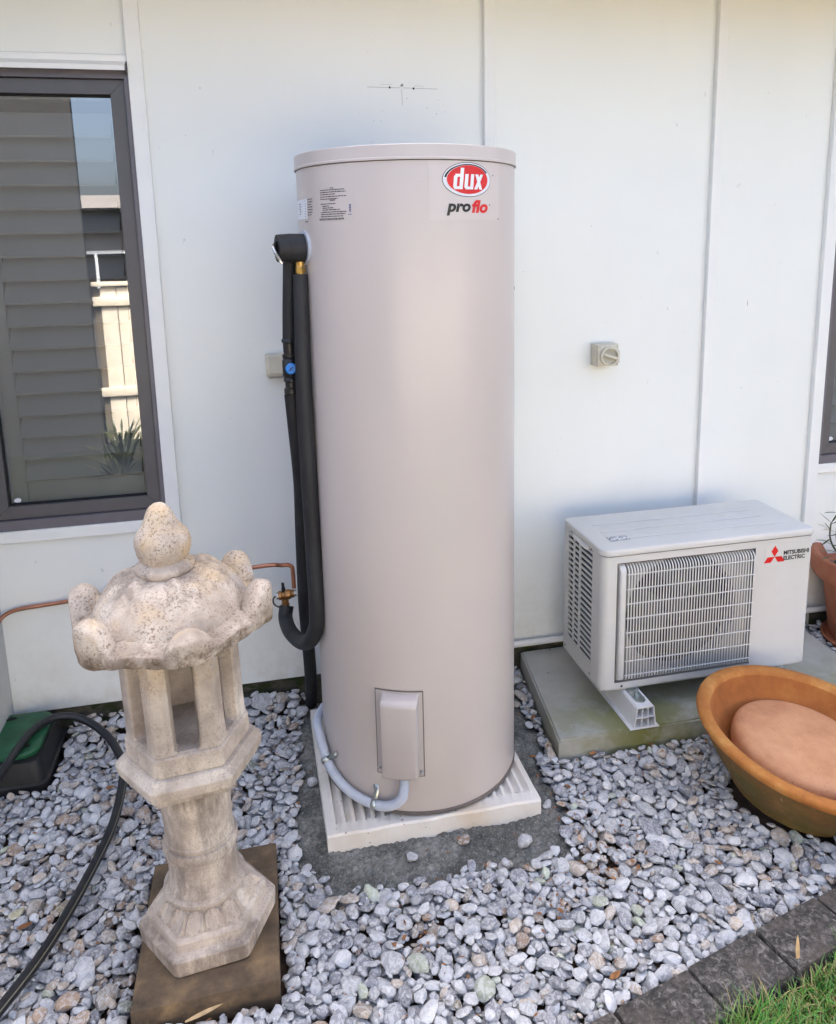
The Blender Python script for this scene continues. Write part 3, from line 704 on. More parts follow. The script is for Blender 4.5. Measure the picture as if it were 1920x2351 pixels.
# hot pipe behind, drops to the ground with a black valve on it
AX, AY = -.330, -.500
drop = thing('black_drop_pipe', (AX, AY, .0), 'long black insulated pipe dropping from collar to ground behind its twin', 'pipe')
pth = [(-.322,-.515,1.556),(-.325,-.510,1.50),(-.330,-.503,1.42),(-.334,-.500,1.338)]
MB().tube(smooth_path(pth, 6), .0188, 20).build('upper_sleeve', MAT['foam'], drop)
pth = [(-.336,-.500,1.192),(-.331,-.49,1.10),(-.322,-.44,.926),(-.323,-.40,.766),(-.323,-.33,.505),(-.315,-.24,.32),(-.308,-.15,.15),(-.307,-.075,.0)]
MB().tube(smooth_path(pth, 8), .0205, 20).build('lower_sleeve', MAT['foam'], drop)
vx, vy = -.335, -.500
vp = [(1.345,.0185),(1.342,.0205),(1.336,.0205),(1.333,.0175),(1.305,.017),(1.302,.0205),(1.294,.0205),(1.291,.0185),(1.285,.022),(1.245,.022),(1.240,.0185),(1.237,.0205),(1.230,.0205),(1.227,.017),(1.212,.0165),(1.209,.0205),(1.196,.0205),(1.193,.0175),(1.186,.0175)]
MB().lathe([(r, z) for z, r in vp[::-1]], (vx, vy, 0), 20).build('valve_body', MAT['valve'], drop)
kc = Vector((vx+.001, vy-.026, 1.267)); kd = Vector((-.12, -.98, .12)).normalized()
kn = MB().tube([kc, kc+kd*.012, kc+kd*.014], .0150, 18, rr=[.0150,.0150,.0125]).build('valve_knob', MAT['blue'], drop)
kr = kd.orthogonal().normalized()
MB().tube([kc+kd*.0145+kr*.008, kc+kd*.0165+kr*.003, kc+kd*.0165-kr*.006], .0016, 6).build('knob_mark', MAT['blueprint'], kn)
# cold pipe in front with a hook at the foot
BX, BY = -.301, -.545
cold = thing('black_hooked_pipe', (BX, BY, .45), 'black insulated pipe hugging the tank and hooked back up at its foot', 'pipe')
pth = [(-.300,-.558,1.517),(-.3055,-.556,1.20),(-.304,-.553,1.0),(-.301,-.550,.75),(-.300,-.548,.57),(-.306,-.535,.515),(-.322,-.50,.463),(-.345,-.42,.422),(-.372,-.335,.415),(-.383,-.27,.430),(-.377,-.25,.462)]
P_ = smooth_path(pth, 8)
MB().tube(P_, .0205, 22, rr=[.0185+.0042*min(1, i/10) for i in range(len(P_))]).build('foam_sleeve', MAT['foam'], cold)
for z0, z1, r, nn in ((1.512,1.533,.0105,20),(1.520,1.535,.0135,6),(1.536,1.548,.0115,20)):
    MB().tube([(-.2995,-.556,z0), (-.2995,-.556,z1)], r, nn).build('brass_nut', MAT['brass'], cold, 30)
# copper line with brass relief valve
cop = thing('copper_pipe', (-.7, -.03, .45), 'thin copper pipe running along the wall to a brass valve', 'pipe')
pth = [(-1.289,-.05,.415),(-1.27,-.026,.435),(-1.22,-.02,.449),(-1.07,-.022,.459),(-.82,-.10,.512),(-.467,-.245,.6015),(-.385,-.25,.6005)]
MB().tube(smooth_path(pth, 5)+[Vector(p) for p in smooth_path([(-.366,-.25,.600),(-.356,-.25,.594),(-.3515,-.25,.582),(-.3505,-.25,.520)], 6)], .0068, 12).build('copper_tube', MAT['copper'], cop)
vc = Vector((-.385, -.298, .535))
vdir = Vector((.98, -.2, 0)).normalized()
# brass valve sits above the hook
q0, q1 = Vector((-.408,-.25,.499)), Vector((-.352,-.25,.5015))
vc = q0.lerp(q1, .56)
MB().tube([q0.lerp(q1, t) for t in (.12,.15,.3,.33,.45,.5,.78,.82,.95,1)], .014, 16, rr=[.011,.0145,.0145,.012,.0125,.0165,.0165,.0135,.0125,.0125]).build('valve_body', MAT['bronze'], cop, 30)
MB().tube([q0, q0.lerp(q1, .13)], .0115, 12).build('valve_cap', MAT['screw'], cop)
MB().tube([q1, q1.lerp(q1+(q1-q0), .14)], .0105, 12).build('valve_end', MAT['screw'], cop)
MB().tube([vc+Vector((-.004,0,-.012)), vc+Vector((-.004,0,-.030)), vc+Vector((-.004,0,-.031)), vc+Vector((-.004,0,-.038))], .012, 12, rr=[.0115,.0115,.0135,.0135]).build('valve_tail', MAT['bronze'], cop, 30)
MB().tube([vc+Vector((-.008,0,.012)), vc+Vector((-.008,0,.024)), vc+Vector((-.008,0,.025)), vc+Vector((-.009,0,.040))], .006, 10, rr=[.006,.006,.0045,.0045]).build('bleed_spigot', MAT['black'], cop)
MB().tube(smooth_path([q0+Vector((-.002,-.004,.002)), q0+Vector((-.010,-.012,-.006)), q0+Vector((-.006,-.016,-.022)), q0+Vector((.014,-.018,-.034))], 5), .0028, 8).build('valve_lever', MAT['fan'], cop)

# grey corrugated conduit clipped round the foot of the tank
cond = thing('conduit', tuple(cyl(-124, TZ0, .02)), 'pale grey corrugated conduit looping round the heater foot to its cover', 'conduit')
pa = [(-205,.150,.016),(-190,.165,.017),(-178,.172,.018),(-168,.153,.018),(-160,.117,.018),(-149,.0935,.019),(-137,.0785,.020),(-124,.0730,.021),(-116,.0825,.022),(-110.8,.108,.024),(-109.3,.140,.024),(-109.2,.182,.020)]
cp = smooth_path([cyl(a, z, o) for a, z, o in pa], 60)
L = [0]
for i in range(1, len(cp)): L.append(L[-1]+(cp[i]-cp[i-1]).length)
rs = np.arange(0, L[-1], .00085); Lx = np.array(L); C_ = np.array([tuple(p) for p in cp])
pp = np.stack([np.interp(rs, Lx, C_[:, k]) for k in range(3)], -1)
MB().tube([Vector(p) for p in pp], .0125, 12, rr=[.0122 if (i % 4) in (0, 1) else .0135 for i in range(len(pp))]).build('conduit_hose', MAT['conduit'], cond)
for a, z, lean in ((-125.2, .0735, 0), (-161.5, .122, 1)):
    m = MB(); cc = Vector(cyl(a, z, .0205)); t = (Vector(cyl(a+4, z-(.004 if lean else 0.0) - (.018 if lean else -.002), .0205))-cc).normalized(); n_ = (Vector(cyl(a, z, 1))-Vector(cyl(a, z, 0))).normalized(); b_ = t.cross(n_).normalized()
    if b_.z < 0: b_ = -b_
    ring = []
    for w_ in (-.007, .007):
        ring.append([cc + t*w_ + (n_*cos(f) + b_*sin(f))*.0146 for f in np.linspace(-2.4, 1.9, 14)])
    m.loft(ring, False, False, False)
    tb = [cc + b_*.0146 - n_*.004, cc + b_*.024 - n_*.0185, cc + b_*.047 - n_*.0188]
    m.add([tb[0]-t*.007, tb[0]+t*.007, tb[1]+t*.0075, tb[1]-t*.0075, tb[2]+t*.0075, tb[2]-t*.0075], [(0,1,2,3),(3,2,4,5)])
    cl = m.build('saddle_clip', MAT['zinc'], cond, 30)
    cl.modifiers.new('thick', 'SOLIDIFY').thickness = .0012
    s0 = cc + b_*.036 - n_*.018; MB().tube([s0, s0+n_*.005, s0+n_*.006], .005, 8, rr=[.005,.005,.003]).build('screw', MAT['screw'], cl)

# ------------------------------------------------------------------ boxes on the wall
ob = thing('power_outlet', (-.355, 0, 1.2), 'small beige outlet box on the wall behind the black pipes', 'outlet box')
MB().rbox(-.395, -.325, -.055, -.0005, 1.172, 1.243, .005, 3).build('box', MAT['switch'], ob)
MB().rbox(-.386, -.3245, -.060, -.056, 1.182, 1.240, .0015, 1).build('cover_flap', MAT['switch'], ob)
MB().box(-.386, -.327, -.050, -.006, 1.166, 1.1715).build('cable_entry', MAT['greybox'], ob, 0)
sw = thing('isolator_switch', (.80, 0, 1.18), 'beige weatherproof isolator switch with round dial on the wall', 'switch')
MB().rbox(.762, .846, -.050, -.0005, 1.143, 1.224, .004, 3).build('box', MAT['switch'], sw)
MB().rbox(.764, .844, -.058, -.0505, 1.145, 1.222, .003, 2).build('face_plate', MAT['switch'], sw)
def yl(prof, c, n=40):      # ring about the y axis
    return MB().loft([[(c[0]+r*cos(2*pi*k/n), c[1]-y, c[2]+r*sin(2*pi*k/n)) for k in range(n)] for r, y in prof])
c_ = (.806, -.058, 1.182)
yl([(.036,0),(.035,.012),(.031,.014),(.0285,.014),(.0275,.004),(.002,.004)], c_).build('dial_ring', MAT['switch'], sw, 40)
yl([(.027,.0045),(.002,.005)], c_).build('dial_face', MAT['switch_d'], sw)
h_ = MB().rbox(-.027, .027, -.0125, .0, -.0048, .0048, .0015, 2); an = rad(-18)
h_.xf(lambda x, y, z: (c_[0]+x*cos(an)-z*sin(an), c_[1]-.006+y+.002, c_[2]+x*sin(an)+z*cos(an))).build('dial_handle', MAT['switch'], sw)
for x, z in ((.771, 1.215), (.837, 1.215), (.771, 1.152), (.837, 1.152)):
    yl([(.0028,0),(.0026,.0012),(.001,.0014)], (x, -.058, z), 10).build('screw', MAT['switch_d'], sw)
MB().rbox(.8445, .852, -.052, -.02, 1.154, 1.2, .002, 1).build('hinge', MAT['switch'], sw)
pv = MB().tube([(.43,-.030,.098),(.66,-.030,.096),(1.2,-.030,.086),(1.80,-.030,.075),(3.0,-.030,.07)], .0115, 16)
pv = tag(pv.build('pvc_pipe', MAT['pvc']), 'white plastic pipe along the wall base behind the air conditioner', 'pipe')
MB().rbox(1.735, 1.747, -.022, -.001, -.06, .062, .002, 1).build('stand', MAT['greybox'], pv)

# ------------------------------------------------------------------ outdoor air conditioner
AX0, AY0, AZ0, AW, AH, AD = .6074, -.4685, .1318, .7587, .4957, .3133
ac = thing('air_conditioner', (AX0+AW/2, AY0+AD/2, AZ0), 'white outdoor air conditioner unit with fan grille on two feet', 'air conditioner')
def A(u, d, h): return (AX0+u, AY0+d, AZ0+h)          # u right, d back from the front, h up
def acbuild(m, name, mat, parent=None, smooth=35, label=None): return m.xf(A).build(name, MAT[mat], parent or ac, smooth, label)
G0, G1, GH0, GH1 = .049, .544, .030, .4465
HT = .4695
t_ = .0025
fp = MB()
def arc(cx, cy, r, a0, a1, n=8): return [(cx+r*cos(rad(a0+(a1-a0)*i/n)), cy+r*sin(rad(a0+(a1-a0)*i/n))) for i in range(n+1)]
r = .030
outer = [(0, .078), (0, .072)] + arc(r, r, r, 180, 270) + [(G0, 0)]
def strip(path, h0, h1, m, flip=False):
    n = len(path); m.add([(x, y, h0) for x, y in path]+[(x, y, h1) for x, y in path], [(i, i+1, n+i+1, n+i) for i in range(n-1)])
strip(outer, .012, HT, fp)
strip([(G1, 0), (AW-.010, 0)] + arc(AW-.010, .010, .010, 270, 360, 4) + [(AW, AD)], .012, HT, fp)
strip([(G0, 0), (G1, 0)], .012, GH0, fp); strip([(G0, 0), (G1, 0)], GH1, HT, fp)
# rolled bottom edge
bot_path = [(0, .078)] + arc(r, r, r, 180, 270) + [(AW-.010, 0)] + arc(AW-.010, .010, .010, 270, 360, 4) + [(AW, AD)]
n = len(bot_path); rings = []
for k in range(4):
    f = rad(90*k/3); off = .010*(1-cos(f)); hh = .012-.012*sin(f)
    ring = []
    for i, (x, y) in enumerate(bot_path):
        cx, cy = max(min(x, AW-.03), .03), max(y, .03)
        dx, dy = x-cx, y-cy; l = math.hypot(dx, dy) or 1
        ring.append((x-dx/l*off, y-dy/l*off, hh))
    rings.append(ring)
fp.loft(rings, False, False, False)
fp = acbuild(fp, 'front_panel', 'acw')
# recess behind the grille
rc = MB()
for p in ([(G0,0,GH0),(G0,0,GH1),(G0,.03,GH1),(G0,.03,GH0)], [(G1,0,GH0),(G1,0,GH1),(G1,.03,GH1),(G1,.03,GH0)], [(G0,0,GH1),(G1,0,GH1),(G1,.03,GH1),(G0,.03,GH1)], [(G0,0,GH0),(G1,0,GH0),(G1,.03,GH0),(G0,.03,GH0)]):
    rc.add(p, [(0,1,2,3)])
FC = (.298, .238); FR = .200
n = 64; ringv = [(FC[0]+FR*cos(2*pi*k/n), .030, FC[1]+FR*sin(2*pi*k/n)) for k in range(n)]
def boxpt(k):
    a_ = 2*pi*k/n; cx, cz = cos(a_), sin(a_); s_ = min((G1-FC[0] if cx > 0 else FC[0]-G0)/max(abs(cx), 1e-6), (GH1-FC[1] if cz > 0 else FC[1]-GH0)/max(abs(cz), 1e-6))
    return (FC[0]+cx*s_, .030, FC[1]+cz*s_)
rc.loft([[boxpt(k) for k in range(n)], ringv, [(x, .07, z) for x, y, z in ringv]], False, False)
acbuild(rc, 'fan_shroud', 'shroud')
acbuild(MB().loft([[(FC[0]+.199*cos(2*pi*k/n), .12, FC[1]+.199*sin(2*pi*k/n)) for k in range(n)]], True, False), 'coil_face', 'dark', smooth=0)
acbuild(MB().loft([[(x, y_, z) for x, _, z in ringv] for y_ in (.0705, .119)], False, False), 'fan_duct', 'dark')
fan = acbuild(MB().loft([[(FC[0]+r_*cos(2*pi*k/24), y_, FC[1]+r_*sin(2*pi*k/24)) for k in range(24)] for r_, y_ in ((.045,.10),(.045,.062),(.038,.055),(.002,.053))]), 'fan_hub', 'fan')
for b3 in range(3):
    def bl(u, v):
        a_ = 2*pi*b3/3 + .5 + u*1.75*(.75+.25*v); r_ = .044+.150*v
        return (FC[0]+r_*cos(a_), .100-.045*u, FC[1]+r_*sin(a_))
    m = MB().sheet(bl, 10, 6); m.xf(A); m.build('fan_blade', MAT['fan'], fan, 180)
# grille: bars that curl back into the panel
def vbar_path():
    h0, h1 = GH0+.004, GH1-.004; p = []
    for k in range(7): f = rad(90*k/6); p.append((.028-.040*sin(f), h0+.016*(1-cos(f)) ))
    for k in range(6, -1, -1): f = rad(90*k/6); p.append((.028-.040*sin(f), h1-.026*(1-cos(f))))
    return p
vp = vbar_path()
NB = 45; u0 = G0+.036; pitch = (G1-.010-u0)/(NB-1)
first = None
for i in range(NB):
    if first is None:
        w_ = .0021; m = MB(); rings = []
        for (d_, h) in vp: rings.append([(u0-w_, d_, h), (u0+w_, d_, h), (u0+w_*.6, d_+.0024, h), (u0-w_*.6, d_+.0024, h)])
        # close thickness towards inside at the curl
        m.loft(rings); first = acbuild(m, 'grille_bar', 'acw', smooth=30)
    else: copy_part(first, ac, (i*pitch, 0, 0))
for i in range(8):
    h = GH0+.029+i*(GH1-GH0-.066)/7
    acbuild(MB().rbox(G0+.030, G1-.006, -.0132, -.0075, h-.0014, h+.0014, .0008, 1), 'grille_rail', 'acw')
eb = MB(); rings = []
for (d_, h) in vp: rings.append([(G0+.003, .028, h), (G0+.008, d_+.004, h), (G0+.012, d_+.0005, h), (G0+.024, d_+.0005, h), (G0+.0285, d_+.004, h), (G0+.0285, .028, h)])
eb.loft(rings); acbuild(eb, 'grille_end_band', 'acw', smooth=30)
acbuild(MB().box(G0+.0005, G0+.0028, .0005, .006, GH0+.002, GH1-.002).box(G0+.003, G1-.001, .0005, .006, GH1-.0034, GH1-.001), 'grille_gap', 'seam', smooth=0)
# left side: louvred panel
sf = MB()
cols = [(.1045-.032+.0, .173), (.1865, .2215), (.2335, .2735)]
c1, c2, c3 = (.0720+.0, .1725), (.1885, .2240), (.2360, .2760)
HB0, HB1 = .062, .462
for y0_, y1_ in ((.0785, c1[0]+.008), (c1[1], c2[0]), (c2[1], c3[0]), (c3[1], AD)): sf.box(0, .003, y0_, y1_, HB0, HB1)
sf.box(0, .003, .0785, AD, .004, HB0-.0002); sf.box(0, .003, .0785, AD, HB1+.0002, HT)
acbuild(sf, 'side_panel', 'acw', smooth=0)
for (y0_, y1_), nm in (((c1[0]+.008, c1[1]), 'a'), (c2, 'b'), (c3, 'c')):
    fs_ = None; k = 0; h = HB0+.0065
    while h < HB1-.004:
        if fs_ is None: fs_ = acbuild(MB().box(-.0012, .0026, y0_-.0005, y1_+.0005, h-.0040, h+.0040), 'slat', 'acw', smooth=0)
        else: copy_part(fs_, ac, (0, 0, k*.0204))
        h += .0204; k += 1
acbuild(MB().box(.022, .024, .0795, c1[1]+.01, .02, .468), 'coil_fins', 'fin', smooth=0)
acbuild(MB().box(.022, .0242, c1[1]+.0105, AD-.004, .02, .468), 'dark_backing', 'dark', smooth=0)  # near-black sheet standing in for the dark depth behind the slats
acbuild(MB().box(.004, AW-.004, AD-.004, AD-.001, .004, HT), 'rear_panel', 'acw', smooth=0)
acbuild(MB().rbox(.006, AW-.006, .010, AD-.004, .0005, .010, .003, 1), 'base_pan', 'acw')
acbuild(MB().add([(-.001,.105,.470),(-.001,.226,.474),(-.013,.214,.463),(-.013,.116,.459),(.0,.110,.452),(.0,.222,.456)], [(0,1,2,3),(3,2,5,4),(0,3,4),(1,5,2)]), 'handle', 'acw', smooth=0)
for (y_, h_) in ((.088, .466), (.250, .468), (.085, .025), (.296, .020)):
    m = MB().tube([(.001,y_,h_), (-.0015,y_,h_)], .0035, 8); acbuild(m, 'screw', 'seam')
m = MB().tube([(.075,.001,.0165), (.075,-.0012,.0165)], .0042, 10); acbuild(m, 'screw', 'fan')
m = MB().tube([(.735,.001,.022), (.735,-.0015,.022)], .006, 8); acbuild(m, 'screw', 'acw')
# lid
def rr_plan(g, rr, n=5):
    x0, x1, y0, y1 = -g, AW+g, -g, AD+g
    return arc(x0+rr, y1-rr, rr, 90, 180, n)+arc(x0+rr+.016, y0+rr+.016, rr+.016, 180, 270, n+4)+arc(x1-rr, y0+rr, rr, 270, 360, n)+arc(x1-rr, y1-rr, rr, 0, 90, n)
prof = [(-.006, .4736), (.0045, .4738), (.0052, .4765), (.0052, .4895), (.0038, .4932), (-.001, .4955), (-.008, .4962)]
ll = MB().loft([[(x, y, h) for x, y in rr_plan(g_, .014+g_)] for g_, h in prof]); lid = acbuild(ll, 'lid', 'acw', smooth=30)
gp = MB().loft([[(x, y, h) for x, y in rr_plan(-.0045, .011)] for h in (.466, .476)], False, False); acbuild(gp, 'lid_seam', 'seam')
for y_, x1_ in ((.074, .70), (.145, .66), (.212, .66)):
    for k in (0,): acbuild(MB().rbox(.058, x1_, y_, y_+.0065, .4958, .4995, .0016, 1), 'lid_rib', 'acw')
for y_ in (.085, .155, .225):
    acbuild(MB().rbox(.055, .0565, y_, y_+.052, .4958, .4968, .0004, 1), 'lid_crease', 'acw')
# printed no-step pictograms on the lid
pl_ = acbuild(MB().box(.056, .124, .062, .1005, .4963, .4967), 'pictogram_label', 'label', smooth=0)
pm_ = MB()
def flat_ring(cx, cy, r0, r1, h, n=28): pm_.add([(cx+q*cos(2*pi*k/n), cy+q*sin(2*pi*k/n), h) for q in (r0, r1) for k in range(n)], [(k,(k+1) % n,n+(k+1) % n,n+k) for k in range(n)])
def flat_line(x0, y0, x1, y1, w_, h):
    d_ = Vector((x1-x0, y1-y0)).normalized(); pm_.add([(x0-d_.y*w_,y0+d_.x*w_,h),(x1-d_.y*w_,y1+d_.x*w_,h),(x1+d_.y*w_,y1-d_.x*w_,h),(x0+d_.y*w_,y0-d_.x*w_,h)], [(0,1,2,3)])
for cx in (.0735, .1065):
    flat_ring(cx, .081, .0122, .0152, .49695); flat_line(cx-.009, .090, cx+.009, .072, .0014, .4970)
    flat_line(cx-.004, .076, cx-.001, .086, .0016, .4971); flat_line(cx-.001, .080, cx+.006, .078, .0014, .4972); flat_line(cx-.005, .085, cx+.003, .0865, .0013, .49725)
for e in ((.057,.063,.123,.063),(.057,.0995,.123,.0995),(.057,.063,.057,.0995),(.123,.063,.123,.0995)): flat_line(*e, .0011, .49705)
acbuild(pm_, 'pictogram', 'print', pl_, 0)
# maker's mark
lb = acbuild(MB().box(.580, .7535, -.0008, -.0002, .376, .459), 'maker_label', 'acfilm', smooth=0)
dm = MB(); s_ = .0262; cx, cz = .6152, .4085
def dia(ang):
    p = [(0,0), (s_*.5, s_*.866), (0, s_*1.732), (-s_*.5, s_*.866)]
    return [(cx+x*cos(ang)-z*sin(ang), -.0014, cz+x*sin(ang)+z*cos(ang)) for x, z in p]
for k in range(3): dm.add(dia(2*pi*k/3), [(0,1,2,3)])
def sq(x, y, z): return (x, y, cz+(z-cz)*.86)
dm.xf(sq); acbuild(dm, 'diamond_mark', 'red', lb, 0)
for body, x0_, z0_, w_, h_ in (('MITSUBISHI', .649, .4115, .0965, .0150), ('ELECTRIC', .649, .3925, .0825, .0150)):
    uv, fs = fit_text(body, w_, h_, bold=.04); acbuild(MB().add([(x0_+x, -.0012, z0_+y) for x, y in uv], fs), 'maker_name', 'ink', lb, 0)

def foot(x, label):
    f = thing('mounting_foot', (x+.047, -.38, PADZ), label, 'foot', 'mounting feet under the air conditioner')
    y0_, y1_ = -.566, -.10; z0_ = PADZ+.0005
    m = MB(); w0, w1 = .077, .06
    outer = [(x-.012, z0_), (x+w0+.012, z0_), (x+w0+.012, z0_+.0025), (x+w0, z0_+.004), (x+w0-.008, z0_+.072), (x+w0-.012, z0_+.078), (x+.012, z0_+.078), (x+.008, z0_+.072), (x, z0_+.004), (x-.012, z0_+.0025)]
    n = len(outer)
    for y in (y0_, y1_): pass
    m.add([(a_, y0_, b_) for a_, b_ in outer]+[(a_, y1_, b_) for a_, b_ in outer], [(i, (i+1) % n, n+(i+1) % n, n+i) for i in range(n)])
    def tr(fx, fz):        # inside of the trapezium
        z = z0_+.005+fz*.069; l = x+.003+.008*fz; r_ = x+w0-.003-.008*fz
        return (l+(r_-l)*fx, z)
    web = .0022
    fxs = [0, 1/3, 2/3, 1]; fzs = [0, .5, 1]
    for j in range(2):
        for i in range(3):
            e = .018; p = [tr(fxs[i]+e, fzs[j]+e*1.3), tr(fxs[i+1]-e, fzs[j]+e*1.3), tr(fxs[i+1]-e, fzs[j+1]-e*1.3), tr(fxs[i]+e, fzs[j+1]-e*1.3)]
            q = [(a_, y0_+.12, b_) for a_, b_ in p]; o_ = [(a_, y0_, b_) for a_, b_ in p]
            m.add(o_+q, [(k, 4+k, 4+(k+1) % 4, (k+1) % 4) for k in range(4)] + [(4,5,6,7)])
    # end face between the cells: frame strips
    def fr(a0, a1, b0, b1): m.add([(*[tr(a0,b0)[0]], y0_, tr(a0,b0)[1]), (tr(a1,b0)[0], y0_, tr(a1,b0)[1]), (tr(a1,b1)[0], y0_, tr(a1,b1)[1]), (tr(a0,b1)[0], y0_, tr(a0,b1)[1])], [(0,1,2,3)])
    e = .018
    for fx in (1/3, 2/3): fr(fx-e, fx+e, e*1.3, .5-e*1.3); fr(fx-e, fx+e, .5+e*1.3, 1-e*1.3)
    fr(0, e, 0, 1); fr(1-e, 1, 0, 1)
    for b0, b1 in ((0, e*1.3), (.5-e*1.3, .5+e*1.3), (1-e*1.3, 1)): fr(e, 1-e, b0, b1)
    o0 = outer; m.add([(o0[8][0], y0_, o0[8][1]), (o0[3][0], y0_, o0[3][1]), (tr(1,0)[0], y0_, tr(1,0)[1]), (tr(0,0)[0], y0_, tr(0,0)[1])], [(0,1,2,3)])
    m.add([(o0[0][0],y0_,o0[0][1]),(o0[1][0],y0_,o0[1][1]),(o0[2][0],y0_,o0[2][1]),(o0[3][0],y0_,o0[3][1]),(o0[8][0],y0_,o0[8][1]),(o0[9][0],y0_,o0[9][1])], [tuple(range(6))])
    m.add([(o0[3][0],y0_,o0[3][1]),(o0[4][0],y0_,o0[4][1]),(tr(1,1)[0],y0_,tr(1,1)[1]),(tr(1,0)[0],y0_,tr(1,0)[1])], [(0,1,2,3)])
    m.add([(o0[7][0],y0_,o0[7][1]),(o0[8][0],y0_,o0[8][1]),(tr(0,0)[0],y0_,tr(0,0)[1]),(tr(0,1)[0],y0_,tr(0,1)[1])], [(0,1,2,3)])
    m.add([(o0[4][0],y0_,o0[4][1]),(o0[5][0],y0_,o0[5][1]),(o0[6][0],y0_,o0[6][1]),(o0[7][0],y0_,o0[7][1]),(tr(0,1)[0],y0_,tr(0,1)[1]),(tr(1,1)[0],y0_,tr(1,1)[1])], [(0,1,2,3,4,5)])
    m.add([(a_, y1_, b_) for a_, b_ in outer], [tuple(range(n))])
    m.build('block', MAT['pvc'], f, 25)
    xc = x+.038; zt = z0_+.078
    br = MB().prism([(xc-.018,-.44)]+[(xc-.018,-.525)]+arc(xc, -.527, .018, 180, 360, 8)+[(xc+.018,-.525),(xc+.018,-.44)], zt+.0008, zt+.0035); br.build('bracket', MAT['zinc'], f, 30)
    MB().tube([(xc,-.505,zt+.0036),(xc,-.505,zt+.011)], .0095, 6).build('nut', MAT['zinc'], f, 20)
    MB().tube([(xc,-.505,zt+.0111),(xc,-.505,zt+.024)], .0046, 10).build('bolt', MAT['zinc'], f)
foot(.680, 'white hollow plastic foot under the left end of the air conditioner')
foot(1.225, 'white plastic foot hidden by the terracotta bowl under the air conditioner')

# ------------------------------------------------------------------ stone lantern on its paver
pvr = MB().rbox(-.764, -.456, -1.166, -.757, -.045, .030, .004, 2)
pvr.xf(lambda x, y, z: (x+(.004 if y > -.9 else -.002), y+.02*(x+.61), z))
tag(pvr.build('square_paver', MAT['paver']), 'brown stained concrete paver under the stone lantern', 'paver')
LC = Vector((-.612, -.972, .0305))
lan = thing('stone_lantern', LC, 'weathered cream stone garden lantern with six cornered roof', 'lantern')
def hexr(th, R_, rot):
    f = ((math.degrees(th)-rot) % 60)-30; return R_*cos(rad(30))/cos(rad(f))
NS = 144
def sec(z, R_, hx, rot, round_=.0, relief=None):
    out = []
    for k in range(NS):
        th = 2*pi*k/NS; rh = min(hexr(th, R_, rot), R_*(1-round_)); r_ = rh*hx + R_*(1-hx)
        if relief: r_ += relief(th)
        out.append((LC.x+r_*cos(th), LC.y+r_*sin(th), z))
    return out
ROT = 8+60*0 - 0      # front edge turned a little: corners at rot+60k
rb = 5.0
def hx(z, R_, hxn=1, rd=.02, rel=None): return sec(z, R_, hxn, rb, rd, rel)
pet = lambda amp: (lambda th: amp*abs(sin(9*(th-.1)))**.6)
b_ = [hx(.0306,.150), hx(.036,.1555), hx(.072,.1585), hx(.0755,.1565), hx(.0785,.1415), hx(.079,.1385), hx(.081,.1375), hx(.0985,.1365), hx(.1015,.1345), hx(.1035,.130)]
PB = MB()
for i in range(25):
    f = i/24; R_ = .127-.042*f; z = .1055+.039*(f**1.15); ring = []
    for k in range(NS):
        th = 2*pi*k/NS; hxn = 1-f; rh = min(hexr(th, R_, rb), R_*.98); r_ = rh*hxn+R_*(1-hxn)
        u_ = ((math.degrees(th)/22.5) % 1)*2-1                 # sixteen petals round the foot
        e_ = abs(u_)/max(.05, math.sqrt(max(0, 1-((f-.5)/.47)**2))**.7) if abs(f-.5) < .47 else 9
        hgt = .0055*math.exp(-((e_-.82)/.15)**2) - .0035*math.exp(-((e_-1.25)/.2)**2) + .0020*math.exp(-(u_/.16)**2)*(1 if e_ < .7 else 0)
        ring.append((LC.x+(r_+hgt*.5)*cos(th), LC.y+(r_+hgt*.5)*sin(th), z+hgt))
    b_.append(ring)
b_.append(hx(.1455,.085,0))
MB().loft(b_).build('lantern_base', MAT['stone'], lan, 24)
col = [(.146,.0855),(.1475,.090),(.152,.0925),(.158,.092),(.163,.0875),(.165,.0835),(.168,.0835),(.172,.0815),(.18,.0785),(.20,.0765),(.235,.0755),(.2375,.0775),(.2425,.0775),(.245,.0755),(.2495,.0750),(.2505,.0815),(.262,.084),(.2735,.0815),(.2745,.0750),(.278,.0755),(.2805,.0775),(.2855,.0775),(.288,.0755),(.31,.0755),(.345,.0765),(.375,.0775),(.405,.0785),(.425,.081),(.438,.086),(.446,.092)]
MB().loft([sec(z, R_, 0, 0) for z, R_ in col]).build('lantern_post', MAT['stone'], lan, 28)
pf = [hx(.4465,.118), hx(.449,.140), hx(.452,.1475), hx(.4645,.1495), hx(.4655,.1555), hx(.468,.1575), hx(.490,.1610), hx(.4925,.1598), hx(.5035,.1455), hx(.5055,.1440), hx(.507,.138)]
MB().loft(pf).build('platform', MAT['stone'], lan, 22)
ch = [hx(.5075,.1335), hx(.510,.1355), hx(.548,.1345), hx(.552,.131)]
fl = [hx(.552,.131), hx(.556,.122), hx(.557,.09)]
MB().loft(ch+fl[1:]).build('chamber_sill', MAT['stone'], lan, 22)
